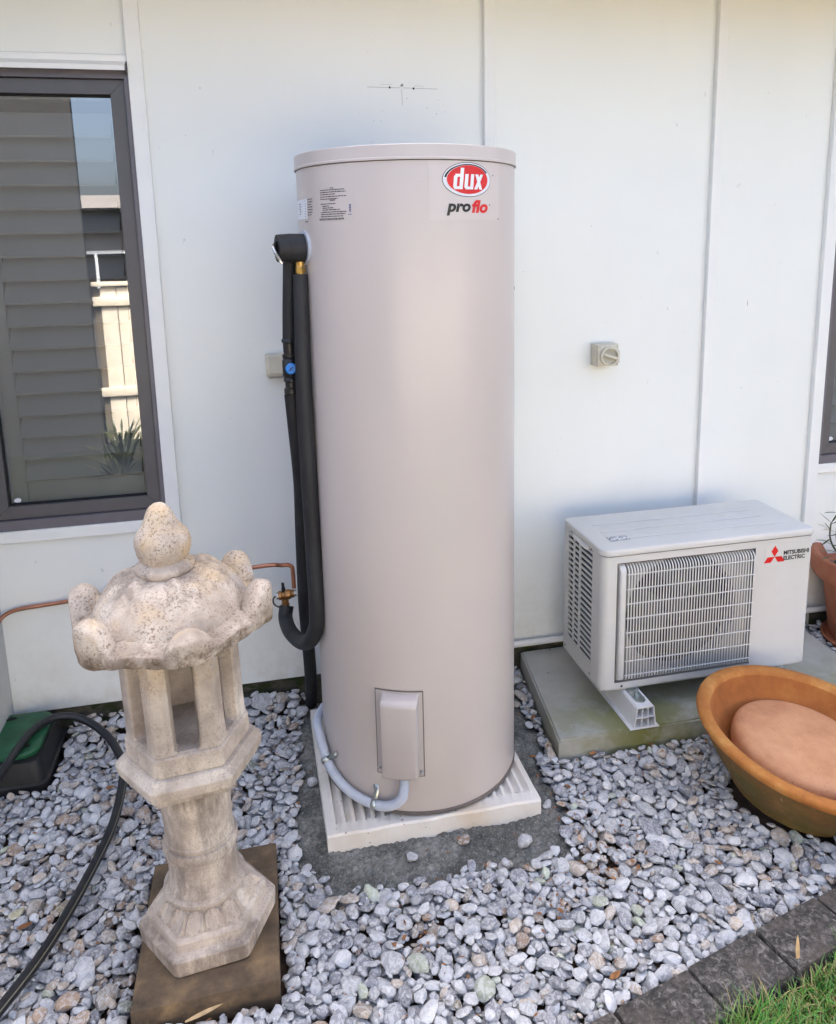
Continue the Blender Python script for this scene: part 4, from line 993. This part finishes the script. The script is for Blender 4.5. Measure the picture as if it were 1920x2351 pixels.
for k in range(6):
    a0 = rad(rb+60*k)
    e1 = a0+rad(120); e2 = a0-rad(120)
    m = MB(); rings = []
    for z, Rp, wl_h in ((.5545,.1305,.044),(.562,.1285,.036),(.60,.1275,.034),(.76,.1275,.034),(.83,.1275,.034)):
        c = Vector((LC.x+Rp*cos(a0), LC.y+Rp*sin(a0), z))
        d1 = Vector((cos(e1), sin(e1), 0)); d2 = Vector((cos(e2), sin(e2), 0)); inw = Vector((-cos(a0), -sin(a0), 0))
        p = [c+d1*.004-inw*-.0, c+d2*.004, c+d2*wl_h*.92, c+d2*wl_h+inw*.004, c+d2*wl_h*.7+inw*.034, c+d1*wl_h*.7+inw*.034, c+d1*wl_h+inw*.004, c+d1*wl_h*.92]
        rings.append([tuple(q) for q in p])
    m.loft(rings).build('chamber_post', MAT['stone'], lan, 30)
for k in (0, 1, 2):
    a0, a1 = rad(rb+60*k), rad(rb+60*(k+1)); m = MB(); rings = []
    for z in (.5565, .63, .700, .7015):
        q = .118 if z < .7 else .112
        p0 = Vector((LC.x+q*cos(a0), LC.y+q*sin(a0), z)); p1 = Vector((LC.x+q*cos(a1), LC.y+q*sin(a1), z)); nn = Vector((-cos((a0+a1)/2), -sin((a0+a1)/2), 0))*(.028 if z < .7 else .018)
        d = (p1-p0)*.2
        rings.append([tuple(p0+d), tuple(p1-d), tuple(p1-d+nn), tuple(p0+d+nn)])
    m.loft(rings).build('chamber_back', MAT['stone'], lan, 40)
# roof: flattened dome, six upturned ear-like corners
RC = Vector((LC.x-.004, LC.y, 0)); RROT = -75
def lobe(x, y):
    h = 0
    for k in range(6):
        a = rad(RROT+60*k); px, py = .201*cos(a), .201*sin(a)
        rx = (x-px)*cos(a)+(y-py)*sin(a); ry = -(x-px)*sin(a)+(y-py)*cos(a)
        q = (rx/(.046 if rx < 0 else .080))**2+(ry/.050)**2
        h = max(h, (.034, .066, .062, .060, .060, .066)[k]*max(0, 1-q)**.62)
    return h
def rim(th):
    r_ = hexr(th, .2245, RROT); r_ = .2175 - math.log(1+math.exp((.2175-r_)*160))/160
    return r_ + .002*sin(5*th+1)
NT_, NR = 144, 30
def roof_top(r_, th):
    Rm = rim(th); f = max(0, min(1, (r_-.05)/(Rm-.05)))
    cornerness = math.exp(-((abs(((math.degrees(th)-RROT+30) % 60)-30))/7)**2)
    fd = max(0, min(1, (r_-.05)/.110))
    z = .836 + .084*max(0, 1-fd**2.0)**.62 - .010*max(0, (r_-.165)/.03)
    z += (.0105*cornerness - .006*math.exp(-((abs(((math.degrees(th)-RROT+30) % 60)-30)-11)/4)**2))*sin(pi*min(1, fd*1.02))       # hip ribs
    x, y = r_*cos(th), r_*sin(th)
    z += lobe(x, y)*(1 if f < 1 else 1)
    z += .0016*sin(61*x+7*y)+.0012*cos(53*y-17*x)
    return z
rings = []
for j in range(NR+1):
    f = (j/NR)**.85; ring = []
    for k in range(NT_):
        th = 2*pi*k/NT_; r_ = .03+(rim(th)-.03)*f; ring.append((RC.x+r_*cos(th), RC.y+r_*sin(th), roof_top(r_, th)))
    rings.append(ring)
for dr, fz in ((.0030, .05), (.0042, .14), (.0042, .4), (.003, .72), (.001, .93), (-.004, 1.0)):
    ring = []
    for k in range(NT_):
        th = 2*pi*k/NT_; R_ = rim(th); zt = roof_top(R_, th); zb = .797+.0015*sin(9*th)+.0012*sin(31*th)
        ring.append((RC.x+(R_+dr)*cos(th), RC.y+(R_+dr)*sin(th), zt+(zb-zt)*fz))
    rings.append(ring)
for q in (.75, .5, .05): rings.append([(RC.x+rim(2*pi*k/NT_)*q*cos(2*pi*k/NT_), RC.y+rim(2*pi*k/NT_)*q*sin(2*pi*k/NT_), .803) for k in range(NT_)])
MB().loft(rings[::-1]).build('lantern_roof', MAT['stone'], lan, 38)
fin = [(.896,.066),(.903,.069),(.9085,.0675),(.912,.062),(.9145,.0565),(.9175,.0565),(.921,.0605),(.927,.0625),(.933,.0605),(.938,.054),(.9415,.0475),(.9445,.046),(.947,.048),(.953,.0515),(.965,.0555),(.980,.0578),(.993,.0565),(1.004,.0515),(1.013,.0445),(1.022,.0375),(1.032,.0325),(1.043,.0285),(1.053,.0235),(1.061,.0175),(1.066,.0105),(1.068,.002)]
def wobr(th, z): return 1+.02*sin(3*th+z*40)+.012*sin(7*th-z*90)
MB().loft([[(RC.x-.004+R_*wobr(2*pi*k/48, z)*cos(2*pi*k/48), RC.y+R_*wobr(2*pi*k/48, z)*sin(2*pi*k/48), z) for k in range(48)] for z, R_ in fin]).build('finial', MAT['stone'], lan, 60)
lan.rotation_euler = (rad(.4), rad(-1.4), 0)

# ------------------------------------------------------------------ terracotta
BC = Vector((1.058, -.892, .197)); bn = Vector((.123, -.112, 1)).normalized()
bq = Vector((0, 0, 1)).rotation_difference(bn)
base_c = BC-bn*.197
bowl = thing('terracotta_bowl', base_c, 'large wide orange terracotta bowl tilted on the pebbles', 'bowl')
prof = [(.02,.003),(.178,.0),(.183,.006),(.186,.018),(.196,.030),(.235,.075),(.268,.120),(.289,.160),(.297,.172),(.303,.176),(.310,.180),(.3135,.188),(.3125,.197),(.307,.2015),(.286,.2025),(.279,.199),(.273,.188),(.262,.150),(.236,.100),(.200,.060),(.165,.034),(.02,.030)]
def bowlpart(pr, name, mat):
    bw = MB().lathe(pr, (0,0,0), 96, False, False); bw.xf(lambda x, y, z: tuple(base_c+bq @ Vector((x*(1+.006*sin(3*math.atan2(y,x))), y, z)))); bw.build(name, MAT[mat], bowl, 50)
bowlpart(prof[:11], 'outer_wall', 'bowl_out'); bowlpart(prof[10:17], 'rim', 'bowl'); bowlpart(prof[16:], 'inner_wall', 'bowl_in')
dc = base_c + bq @ Vector((.034, .042, .020))
dish = thing('terracotta_saucer', dc+bn*.06, 'pale pink terracotta dish lying upside down inside the orange bowl', 'saucer')
pr = [(.190,.036),(.1955,.040),(.200,.060),(.2005,.084),(.198,.096),(.192,.104),(.182,.109),(.16,.1125),(.10,.115),(.05,.116),(.002,.1162)]
dd = MB().lathe(pr, (0,0,0), 80); dd.xf(lambda x, y, z: tuple(dc+bq @ Vector((x, y, z)))); dd.build('dish', MAT['dish'], dish, 50)

PC = Vector((1.905, -.175, 0))
pot = thing('flower_pot', PC, 'tall terracotta pot on saucer at the right edge of frame', 'pot')
pr = [(.02,-.005),(.125,-.004),(.15,.03),(.185,.255),(.190,.262),(.222,.268),(.232,.285),(.236,.335),(.232,.352),(.222,.357),(.206,.352),(.200,.335),(.19,.30),(.02,.298)]
MB().lathe(pr, tuple(PC), 72).build('pot_body', MAT['pot'], pot, 40)
MB().lathe([(.02,-.025),(.150,-.025),(.172,.004),(.176,.010),(.170,.012),(.155,-.002),(.02,-.006)], tuple(PC), 72).build('saucer', MAT['pot'], pot, 40)
bk = MB()
for i in range(60):
    a, q = random.uniform(0, 2*pi), .19*math.sqrt(random.random()); x, y, z = PC.x+q*cos(a), PC.y+q*sin(a), .302
    d = Vector((random.uniform(-1,1), random.uniform(-1,1), random.uniform(-.3,.3))).normalized()*random.uniform(.012,.03)
    w_ = d.cross(Vector((0,0,1))).normalized()*random.uniform(.006,.012); c = Vector((x, y, z+random.uniform(0,.012)))
    bk.add([c-d-w_, c+d-w_, c+d+w_, c-d+w_, c-d-w_+Vector((0,0,.008)), c+d-w_+Vector((0,0,.008)), c+d+w_+Vector((0,0,.008)), c-d+w_+Vector((0,0,.008))], [(0,3,2,1),(4,5,6,7),(0,1,5,4),(1,2,6,5),(2,3,7,6),(3,0,4,7)])
bk.build('bark_chip', MAT['bark'], pot, 0)['kind'] = 'stuff'
orc = thing('orchid_plant', (PC.x, PC.y, .30), 'leggy green orchid canes with narrow leaves in the terracotta pot', 'plant')
def leafm(base, d, ln, w_, droop=.3, up=Vector((0,0,1))):
    d = Vector(d).normalized(); sd_ = d.cross(up); sd_ = sd_.normalized() if sd_.length > .01 else Vector((1,0,0)); m = MB(); P = []
    for i in range(7):
        t = i/6; c = Vector(base)+d*ln*t-up*droop*ln*t*t; ww = w_*math.sin(pi*min(1, .08+t*.92))**.7 if i < 6 else .0004
        P += [c-sd_*ww, c+up*ww*-.25, c+sd_*ww]
    return m.add(P, [(3*i+k, 3*i+k+1, 3*i+3+k+1, 3*i+3+k) for i in range(6) for k in (0, 1)])
canes = [((1.80,-.21,.30),(1.700,-.20,.40),(1.664,-.20,.46),(1.662,-.2,.52)), ((1.79,-.19,.30),(1.705,-.2,.42),(1.69,-.2,.50),(1.70,-.2,.60)),
         ((1.90,-.15,.30),(1.90,-.14,.45),(1.88,-.13,.66)), ((1.95,-.2,.30),(1.99,-.22,.5),(1.98,-.25,.64)), ((1.86,-.24,.30),(1.84,-.30,.45),(1.83,-.32,.58))]
for ci, cpts in enumerate(canes):
    p = smooth_path(cpts, 8); MB().tube(p, .004, 8, rr=[.0045-.002*i/len(p) for i in range(len(p))]).build('cane', MAT['cane'], orc)
    for i in range(5, len(p), 3):
        sgn = 1 if (i//3) % 2 else -1; d = Vector((sgn*random.uniform(.7,1), random.uniform(-.5,.2), random.uniform(.1,.7)))
        leafm(p[i], d, random.uniform(.05,.085), random.uniform(.0045,.0065), random.uniform(.0,.4)).build('leaf', MAT['yellow'] if random.random() < .12 else MAT['foliage'], orc, 180)
for b0, b1, w_ in (((1.662,-.2,.522),(1.606,-.2,.571),.0045),((1.663,-.2,.520),(1.70,-.2,.572),.0045),((1.664,-.2,.49),(1.634,-.2,.527),.005),((1.663,-.2,.457),(1.626,-.2,.434),.0045),((1.668,-.2,.405),(1.620,-.2,.437-.02),.0045),((1.672,-.2,.385),(1.632,-.2,.378),.004)):
    b0, b1 = Vector(b0), Vector(b1); leafm(b0, b1-b0, (b1-b0).length, w_, .02).build('leaf', MAT['foliage'], orc, 180)
for z_, x_ in ((.478,1.652),(.449,1.657)):
    leafm((1.664,-.202,z_-.008), (-.7,-.5,.5), .026, .010, .3).build('leaf', MAT['foliage'], orc, 180)

# ------------------------------------------------------------------ valve box and hose
vb = thing('valve_box', (-1.235, -.15, -.04), 'black irrigation valve box with green lid in the left corner', 'valve box')
def vplan(x0, x1, y0, y1, r_): return arc(x1-r_, y1-r_, r_, 0, 90, 5)+arc(x0+r_, y1-r_, r_, 90, 180, 5)+arc(x0+r_, y0+r_, r_, 180, 270, 5)+arc(x1-r_, y0+r_, r_, 270, 360, 5)
MB().loft([[(x, y, z) for x, y in vplan(-1.34+g_, -1.128-g_, -.305+g_, -.015-g_, .03)] for z, g_ in ((-.06,-.008),(-.008,.0),(-.005,-.006),(.002,-.006),(.006,.002),(.066,.012),(.070,.014))]).build('box_body', MAT['box'], vb, 40)
ld = MB().loft([[(x, y, z) for x, y in vplan(-1.338+g_, -1.150-g_, -.272+g_, -.034-g_, .045)] for z, g_ in ((.0705,.002),(.083,.0),(.087,.002),(.0895,.008),(.0905,.03))])
ld.build('box_lid', MAT['lid'], vb, 40)
MB().tube([(-1.187,-.235,.087),(-1.187,-.235,.0915)], .008, 12).build('lid_bolt', MAT['box'], vb)
MB().tube([(-1.29,-.072,.088),(-1.275,-.068,.0925),(-1.262,-.066,.088)], .006, 8).build('lid_notch', MAT['gap'], vb)
hp = [(-1.30,-.60,.012),(-1.275,-.47,.05),(-1.222,-.385,.105),(-1.206,-.275,.106),(-1.187,-.188,.106),(-1.150,-.128,.105),(-1.108,-.112,.102),(-1.048,-.125,.090),(-.982,-.180,.073),(-.927,-.262,.056),(-.891,-.37,.045),(-.888,-.56,.033),(-.918,-.735,.027),(-.974,-.948,.026),(-1.04,-1.10,.026),(-1.12,-1.25,.026),(-1.28,-1.5,.02)]
hose = thing('garden_hose', (-.95, -.6, 0), 'black garden hose looping over the pebbles beside the stone lantern', 'hose')
P_ = smooth_path(hp, 10)
MB().tube(P_, .0125, 14).build('hose_tube', MAT['hose'], hose)
# a pale stripe along its outer flank
m = MB(); rings = []
for i, p in enumerate(P_):
    t = (P_[min(i+1, len(P_)-1)]-P_[max(i-1, 0)]).normalized(); sdv = t.cross(Vector((0,0,1))).normalized()
    o = (sdv*-.72+Vector((0,0,.70))).normalized(); o2 = (sdv*-.86+Vector((0,0,.52))).normalized()
    rings.append([p+o*.0127, p+o2*.0127])
m.loft(rings, False, False, False); m.build('hose_stripe', MAT['stripe'], hose, 180)

# ------------------------------------------------------------------ edging pavers and lawn
ke = thing('paver_edging', tuple(KP+KN*.06), 'dark grey concrete edging pavers between pebbles and lawn', 'edging')
KW = .118
for i in range(-9, 12):
    s0 = i*.2065+.004+random.uniform(-.001,.001); s1 = (i+1)*.2065-.004; dz = random.uniform(-.0015,.0015); sk_ = random.uniform(-.003,.003)
    m = MB().rbox(s0, s1, 0, KW, -.07, .012+dz, .004, 2)
    m.xf(lambda s, n, z: (KP.x+KU.x*s+KN.x*(n+sk_), KP.y+KU.y*s+KN.y*(n+sk_), z)).build('paver', MAT['kerb'], ke, 40)
lw = MB().sheet(lambda u, v: tuple(KP+KU*(-6+u*12)+KN*(KW+.002+v*8)+Vector((0,0,-.030+.004*sin(u*90)*cos(v*60)))), 120, 80)
tag(lw.build('lawn', MAT['turf'], smooth=180), kind='structure')

def mesh_np(name, verts, faces, mat, tint=None, smooth=True):
    """verts (n,3), faces (m,k) all of the same size k"""
    me = bpy.data.meshes.new(name); m, k = faces.shape
    me.vertices.add(len(verts)); me.vertices.foreach_set('co', np.asarray(verts, np.float32).ravel())
    me.loops.add(m*k); me.loops.foreach_set('vertex_index', np.asarray(faces, np.int32).ravel())
    me.polygons.add(m); me.polygons.foreach_set('loop_start', np.arange(0, m*k, k, dtype=np.int32)); me.polygons.foreach_set('loop_total', np.full(m, k, np.int32))
    me.polygons.foreach_set('use_smooth', np.full(m, smooth)); me.update(calc_edges=True); me.materials.append(mat)
    if tint is not None:
        a = me.attributes.new('tint', 'FLOAT_COLOR', 'POINT'); a.data.foreach_set('color', np.concatenate([tint, np.ones((len(tint), 1))], 1).astype(np.float32).ravel())
    return me
# grass blades
NG = 44000
u = np.concatenate([RNG.uniform(-.9, 1.3, NG//3), RNG.uniform(-.6, 1.1, NG-NG//3)]); v = KW + .012 + np.concatenate([RNG.uniform(0, 1.3, NG//3), RNG.uniform(0, .42, NG-NG//3)])
edge = (v < KW+.03); 
bx = KP.x+KU.x*u+KN.x*v; by = KP.y+KU.y*u+KN.y*v
ln = RNG.uniform(.026, .074, NG)*(1+.35*np.sin(bx*17)*np.cos(by*13)); az = RNG.uniform(0, 2*pi, NG); tilt = RNG.uniform(.2, 1.15, NG); wd = RNG.uniform(.0011, .0026, NG)
dx, dy = np.cos(az), np.sin(az)
lev = []
for t in (0, .38, .72, 1.0):
    a = tilt*t*1.15; rr_ = ln*t
    cx = bx+dx*rr_*np.sin(a*.8); cy = by+dy*rr_*np.sin(a*.8); cz = -.028+rr_*np.cos(a*.8)
    ww = wd*(1-.92*t**1.6)
    lev.append((np.stack([cx-dy*ww, cy+dx*ww, cz], -1), np.stack([cx+dy*ww, cy-dx*ww, cz], -1)))
V = np.stack([p for l in lev for p in l], 1).reshape(-1, 3)
F = (np.arange(NG)[:, None, None]*8 + np.array([[0,1,3,2],[2,3,5,4],[4,5,7,6]])[None]).reshape(-1, 4)
dead = RNG.random(NG) < (.16+.1*np.sin(bx*9+by*7))
gc = np.where(dead[:, None], np.array([.30,.25,.11])*RNG.uniform(.7,1.2,(NG,1)), np.stack([RNG.uniform(.05,.13,NG), RNG.uniform(.16,.29,NG), RNG.uniform(.022,.05,NG)], -1))
gme = mesh_np('grass', V, F, MAT['grass'], np.repeat(gc, 8, 0)); tag(link('grass', gme), kind='stuff')

# ------------------------------------------------------------------ pebbles: dropped one by one on a height map
gb = MB().sheet(lambda u, v: (-1.285+u*4.2, -3.2+v*3.25, -.050+.006*sin(u*31)*cos(v*23)+.004*sin(u*77+v*55) - (1.0 if False else 0)), 90, 70)
keep = []
gbm = MB(); gbm.v = gb.v
gbm.f = [f for f in gb.f if all(kerb_side(gb.v[i][0], gb.v[i][1]) < .06 for i in f)]
bed = tag(gbm.build('gravel_bed', MAT['soil'], smooth=180), kind='structure')

CS = .0035; GX0, GY0 = -1.29, -1.62; NX, NY = int(3.6/CS), int(1.62/CS)
gx = GX0+(np.arange(NX)+.5)*CS; gy = GY0+(np.arange(NY)+.5)*CS
XX, YY = np.meshgrid(gx, gy)
WALLUP = .034*np.exp(-(YY/.10)**2)*(XX < .44) + .012*np.exp(-(YY/.10)**2)
Hm = -.050+.005*np.sin(XX*13)*np.cos(YY*17)+WALLUP*.9
BLK = np.zeros_like(Hm, bool)
def blk(mask): BLK[mask] = True
blk((XX > PX0-.004) & (XX < PX1+.004) & (YY > PY0-.006))
sl = .4285+(YY+.56)*(.497-.4285)/.556; sr = 1.624+(YY+.562)*.055
blk((YY > -.566) & (XX > sl-.004) & (XX < sr+.004))
blk((XX > -.768) & (XX < -.452) & (YY > -1.172) & (YY < -.751))
blk((XX < -1.120) & (YY > -.313))
blk(((XX-KP.x)*KN.x+(YY-KP.y)*KN.y) > -.003)
blk((XX-base_c.x)**2+(YY-base_c.y)**2 < .172**2); blk((XX-PC.x)**2+(YY-PC.y)**2 < .165**2)
apd = np.full_like(Hm, -1.0)
sub = (XX > -.56) & (XX < .56) & (YY > -1.1)
ii = np.argwhere(sub[::3, ::3])
for j, i in ii:
    d = apron_dist(gx[i*3], gy[j*3])+wob(gx[i*3], gy[j*3]); apd[j*3:j*3+3, i*3:i*3+3] = d
e = np.clip((apd+.05)/.11, 0, 1); e = e*e*(3-2*e)
Hm = np.where(apd > -.05, np.maximum(Hm, -.060+.046*e), Hm)
hole = np.zeros_like(Hm)
for cx, cy, rr_, dp in ((.385,-1.00,.060,1),(.30,-1.02,.05,1),(.45,-.93,.045,.9),(-.145,-1.09,.045,1),(-.08,-1.06,.03,.8),(-.8,-1.05,.05,.5),(.34,-.94,.045,1),(.05,-1.16,.03,.7),(-1.0,-.86,.05,.6),(.47,-.40,.04,.8),(.30,-1.30,.03,.6),(.36,-.77,.03,.8)):
    hole = np.maximum(hole, dp*np.exp(-(((XX-cx)/rr_)**2+((YY-cy)/(rr_*.8))**2)))
Hm += .016*hole; TOP = -.004-.012*hole+WALLUP
# base shapes
def stone_shape(rng):
    bm = bmesh.new(); bmesh.ops.create_icosphere(bm, subdivisions=3 if False else 2, radius=1)
    v = np.array([q.co[:] for q in bm.verts]); f = np.array([[q.index for q in t.verts] for t in bm.faces]); bm.free()
    n = rng.integers(7, 12); pn = rng.normal(size=(n, 3)); pn /= np.linalg.norm(pn, axis=1)[:, None]; pd = rng.uniform(.66, 1.0, n)
    q = np.clip((v @ pn.T)/pd[None], 0, None)
    p = rng.uniform(16, 40)
    r_ = 1/np.maximum((q**p).sum(1)**(1/p), .8)
    r_ = np.minimum(r_, 1.18)
    return v*r_[:, None], f
SH = [stone_shape(RNG) for _ in range(26)]
stones = []
def drop(n_try, zlim, amin, amax, K=7, region=None, accept_apron=.0, mean=.0225):
    for _ in range(n_try):
        a = float(np.clip(RNG.lognormal(math.log(mean), .42), amin, amax)); b = a*RNG.uniform(.56, .90); c = a*RNG.uniform(.28, .54); phi = RNG.uniform(0, pi)
        cp_, sp_ = cos(phi), sin(phi); R_ = int(a/CS)+1
        yy, xx = np.mgrid[-R_:R_+1, -R_:R_+1]*CS
        lu = (xx*cp_+yy*sp_)/a; lv = (-xx*sp_+yy*cp_)/b; q = lu*lu+lv*lv; ins = q < .97
        if ins.sum() < 6: continue
        dz = c*np.sqrt(np.clip(1-q[ins], 0, 1)); best = None
        for _k in range(K):
            i = int(RNG.integers(R_, NX-R_)); j = int(RNG.integers(R_, NY-R_))
            if region is not None and not region(gx[i], gy[j]): continue
            B = BLK[j-R_:j+R_+1, i-R_:i+R_+1]
            if (B & (q < .8)).any(): continue
            if RNG.random() < hole[j, i]*.8: continue
            ad = apd[j, i]
            if ad > .022 and RNG.random() > accept_apron: continue
            h = Hm[j-R_:j+R_+1, i-R_:i+R_+1][ins]
            z0 = np.partition(h+dz, -max(2, int(len(dz)*.06)))[-max(2, int(len(dz)*.06))]
            if z0+c*.55 > TOP[j, i]+zlim: continue
            if best is None or z0 < best[0]: best = (z0, i, j, ad)
        if best is None: continue
        z0, i, j, ad = best
        hh = Hm[j-R_:j+R_+1, i-R_:i+R_+1]
        A_ = np.stack([xx[ins], yy[ins], np.ones(ins.sum())], -1); co = np.linalg.lstsq(A_, hh[ins], rcond=None)[0]
        gxx, gyy = np.clip(co[:2]*.55, -.55, .55) + RNG.normal(0, .16, 2)
        top = z0+gxx*xx+gyy*yy+c*np.sqrt(np.clip(1-q, 0, 1)); hh[ins] = np.maximum(hh[ins], top[ins])
        stones.append((gx[i], gy[j], z0, a, b, c, phi, gxx, gyy, hole[j, i]))
near = lambda x, y: x < 1.35
drop(6500, -.012, .009, .030, 5)
drop(8000, .0, .010, .037, 9)
drop(7000, .005, .0065, .030, 9)
drop(5000, -.002, .0055, .0105, 9, None, 0, .0085)
drop(700, .0, .009, .018, 6, lambda x, y: -.47 < x < .46 and y > -1.02, .10)
# lone pebbles on the apron, spoken of one by one below
lone_n = len(stones)
print('pebbles', len(stones))
def tint_for(x, y, hol, rng):
    t = rng.random(); wv = .5+.5*sin(3.1*x+1.7)*cos(2.3*y+.4)
    warm = .10+.20*(x < -.55)+.14*wv+.5*hol
    if t < warm*.55: c = np.array([.50,.42,.34])*rng.uniform(.6, 1.15)
    elif t < warm*.75: c = np.array([.42,.30,.21])*rng.uniform(.6, 1.1)
    elif t < warm*.75+.20: c = np.array([.31,.315,.345])*rng.uniform(.7, 1.1)
    else: c = np.array([.53,.535,.55])*rng.uniform(.68, 1.2)
    if rng.random() < .018: c = c*np.array([.86,.93,.70])
    return c
def stone_mesh(s, rng):
    x, y, z, a, b, c, phi, gxx, gyy, hol = s
    v, f = SH[int(rng.integers(len(SH)))]
    v = v*np.array([a, b, c])*1.04
    Rz = np.array([[cos(phi), -sin(phi), 0], [sin(phi), cos(phi), 0], [0, 0, 1]]); v = v @ Rz.T
    n = np.array([-gxx, -gyy, 1.0]); n /= np.linalg.norm(n); up = np.array([0, 0, 1.0]); ax = np.cross(up, n); sn = np.linalg.norm(ax)
    if sn > 1e-6:
        ax /= sn; K_ = np.array([[0,-ax[2],ax[1]],[ax[2],0,-ax[0]],[-ax[1],ax[0],0]]); th = math.asin(min(1, sn)); v = v @ (np.eye(3)+sn*K_+(1-cos(th))*K_ @ K_).T
    return v+np.array([x, y, z]), f
cpos = np.array(cam.matrix_world.translation)
fw = np.array(fwd); rt = np.array(r2); up_ = np.array(u2)
def shows(s):
    d = np.array(s[:3])-cpos; zc = d @ fw; px = 960+15.9+1807*(d @ rt)/zc; py = 1175.5-258.5-1807*(d @ up_)/zc
    if not (0 < px < 1920 and 0 < py < 2351) or s[2] < -.02: return 0
    if -.80 < s[0] < -.40 and s[1] > -.76: return 0
    return s[3]*s[4]/zc**2
def sharp(me): me.set_sharp_from_angle(angle=rad(24)); return me
order = np.argsort([-shows(s) for s in stones]); big = set(order[:300].tolist())
Vs, Fs, Ts, nb_ = [], [], [], 0
for k, s in enumerate(stones):
    v, f = stone_mesh(s, RNG); c = tint_for(s[0], s[1], s[9], RNG); tn = np.repeat(c[None], len(v), 0)
    if k in big: link('pebble', sharp(mesh_np('pebble', v, f, MAT['pebble'], tn)), bed)
    else: Vs.append(v); Fs.append(f+nb_); Ts.append(tn); nb_ += len(v)
tag(link('pebbles', sharp(mesh_np('pebbles', np.concatenate(Vs), np.concatenate(Fs), MAT['pebble'], np.concatenate(Ts))), bed), kind='stuff')
for (x, y, a, b, c, phi, zz, lab) in ((-.338,-.500,.017,.015,.014,1.4,.004,'lone grey pebble on the dark mortar left of the plinth'), (.200,-.880,.021,.018,.016,.6,.004,'pale pointed pebble topping the heap before the plinth corner'),
                                  (.128,-.935,.014,.012,.010,.2,.0,'single small pebble on the mortar in front of the plinth')):
    v, f = stone_mesh((x, y, zz, a, b, c, phi, .05, .1, 0), RNG)
    tag(link('loose_pebble', mesh_np('loose_pebble', v, f, MAT['pebble'], np.repeat(np.array([[.44,.45,.48]]), len(v), 0))), lab, 'pebble')

# crumbs of leaf and bark caught between the stones
lit = MB()
for i in range(900):
    if i < 420:
        cx, cy, q = random.choice(((.385,-1.0,.09),(.215,-1.06,.07),(.45,-.92,.07),(-.145,-1.09,.06),(.46,-.3,.05),(.44,-.5,.05),(.36,-.8,.06),(-.9,-.33,.10),(.7,-.58,.12),(.95,-.60,.1)))
        x, y = random.gauss(cx, q*.6), random.gauss(cy, q*.6)
    else: x, y = random.uniform(-1.25, 1.2), random.uniform(-1.45, -.05)
    i_, j_ = int((x-GX0)/CS), int((y-GY0)/CS)
    if not (3 < i_ < NX-3 and 3 < j_ < NY-3) or BLK[j_, i_]: continue
    z = float(Hm[j_, i_])+.0015; a = random.uniform(0, 2*pi); l = random.uniform(.002, .009); w_ = l*random.uniform(.15, .5)
    d = Vector((cos(a), sin(a), random.uniform(-.4,.4)))*l; n_ = Vector((-sin(a), cos(a), random.uniform(-.4,.4)))*w_; c = Vector((x, y, z))
    lit.add([c-d, c-n_+Vector((0,0,.001)), c+d, c+n_], [(0,1,2,3)])
lit.build('leaf_litter', MAT['leaf'], bed, 0)['kind'] = 'stuff'

# ------------------------------------------------------------------ fallen leaves
def surf(x, y):
    i = int((x-GX0)/CS); j = int((y-GY0)/CS); return float(Hm[max(0,j-2):j+3, max(0,i-2):i+3].max())
leaf_spots = [(-.929,-.384,.030,'curled brown leaf on the pebbles near the black hose'), (.209,-1.117,.022,'small rusty leaf among pebbles left of the soil hollow'), (.262,-1.300,.030,'tan curled leaf on the pebbles against the edging'),
              (.352,-.529,.024,'brown leaf scrap between mortar apron and concrete slab'), (.725,-.590,.032,'long brown leaf in front of the slab by the bowl'), (.657,-1.073,.020,'little yellow brown leaf on open pebbles below the bowl'),
              (-1.054,-.844,.034,'brown leaf on the pebbles at the left edge below hose'), (-.885,-.304,.026,'reddish leaf on the pebbles beside the lantern platform'), (.535,-.575,.028,'folded brown leaf at the slab front edge left of the foot'),
              (.455,-1.032,.018,'tiny brown leaf by the soil hollow right side'), (.40,-.70,.022,'rust leaf near the right border of the mortar'), (.42,-.35,.024,'brown leaf wedged in the strip beside the slab')]
for x, y, ln_, lab in leaf_spots:
    z = surf(x, y)+.004; a = random.uniform(0, 2*pi); d = Vector((cos(a), sin(a), random.uniform(-.1,.25)))
    m = leafm((x-d.x*ln_/2, y-d.y*ln_/2, z), d, ln_, ln_*.24, random.uniform(-.4,.3)); tag(m.build('dry_leaf', MAT['leaf'], smooth=180), lab, 'leaf', 'fallen leaves on the pebbles')
z = surf(-.62, -1.19)+.006
b0 = Vector((-.655,-1.196,z)); b1 = Vector((-.578,-1.180,z+.008)); tag(leafm(b0, b1-b0, (b1-b0).length, .0055, .0).build('dry_straw', MAT['straw'], smooth=180), 'pale dry stalk lying before the lantern paver', 'straw')
b0 = Vector((.664,-1.372,.0)); b1 = Vector((.674,-1.352,.062)); tag(leafm(b0, b1-b0, .062, .0055, .0, Vector((0,1,0))).build('fallen_leaf', MAT['straw'], smooth=180), 'upright dry straw coloured blade at the lawn edge', 'leaf')
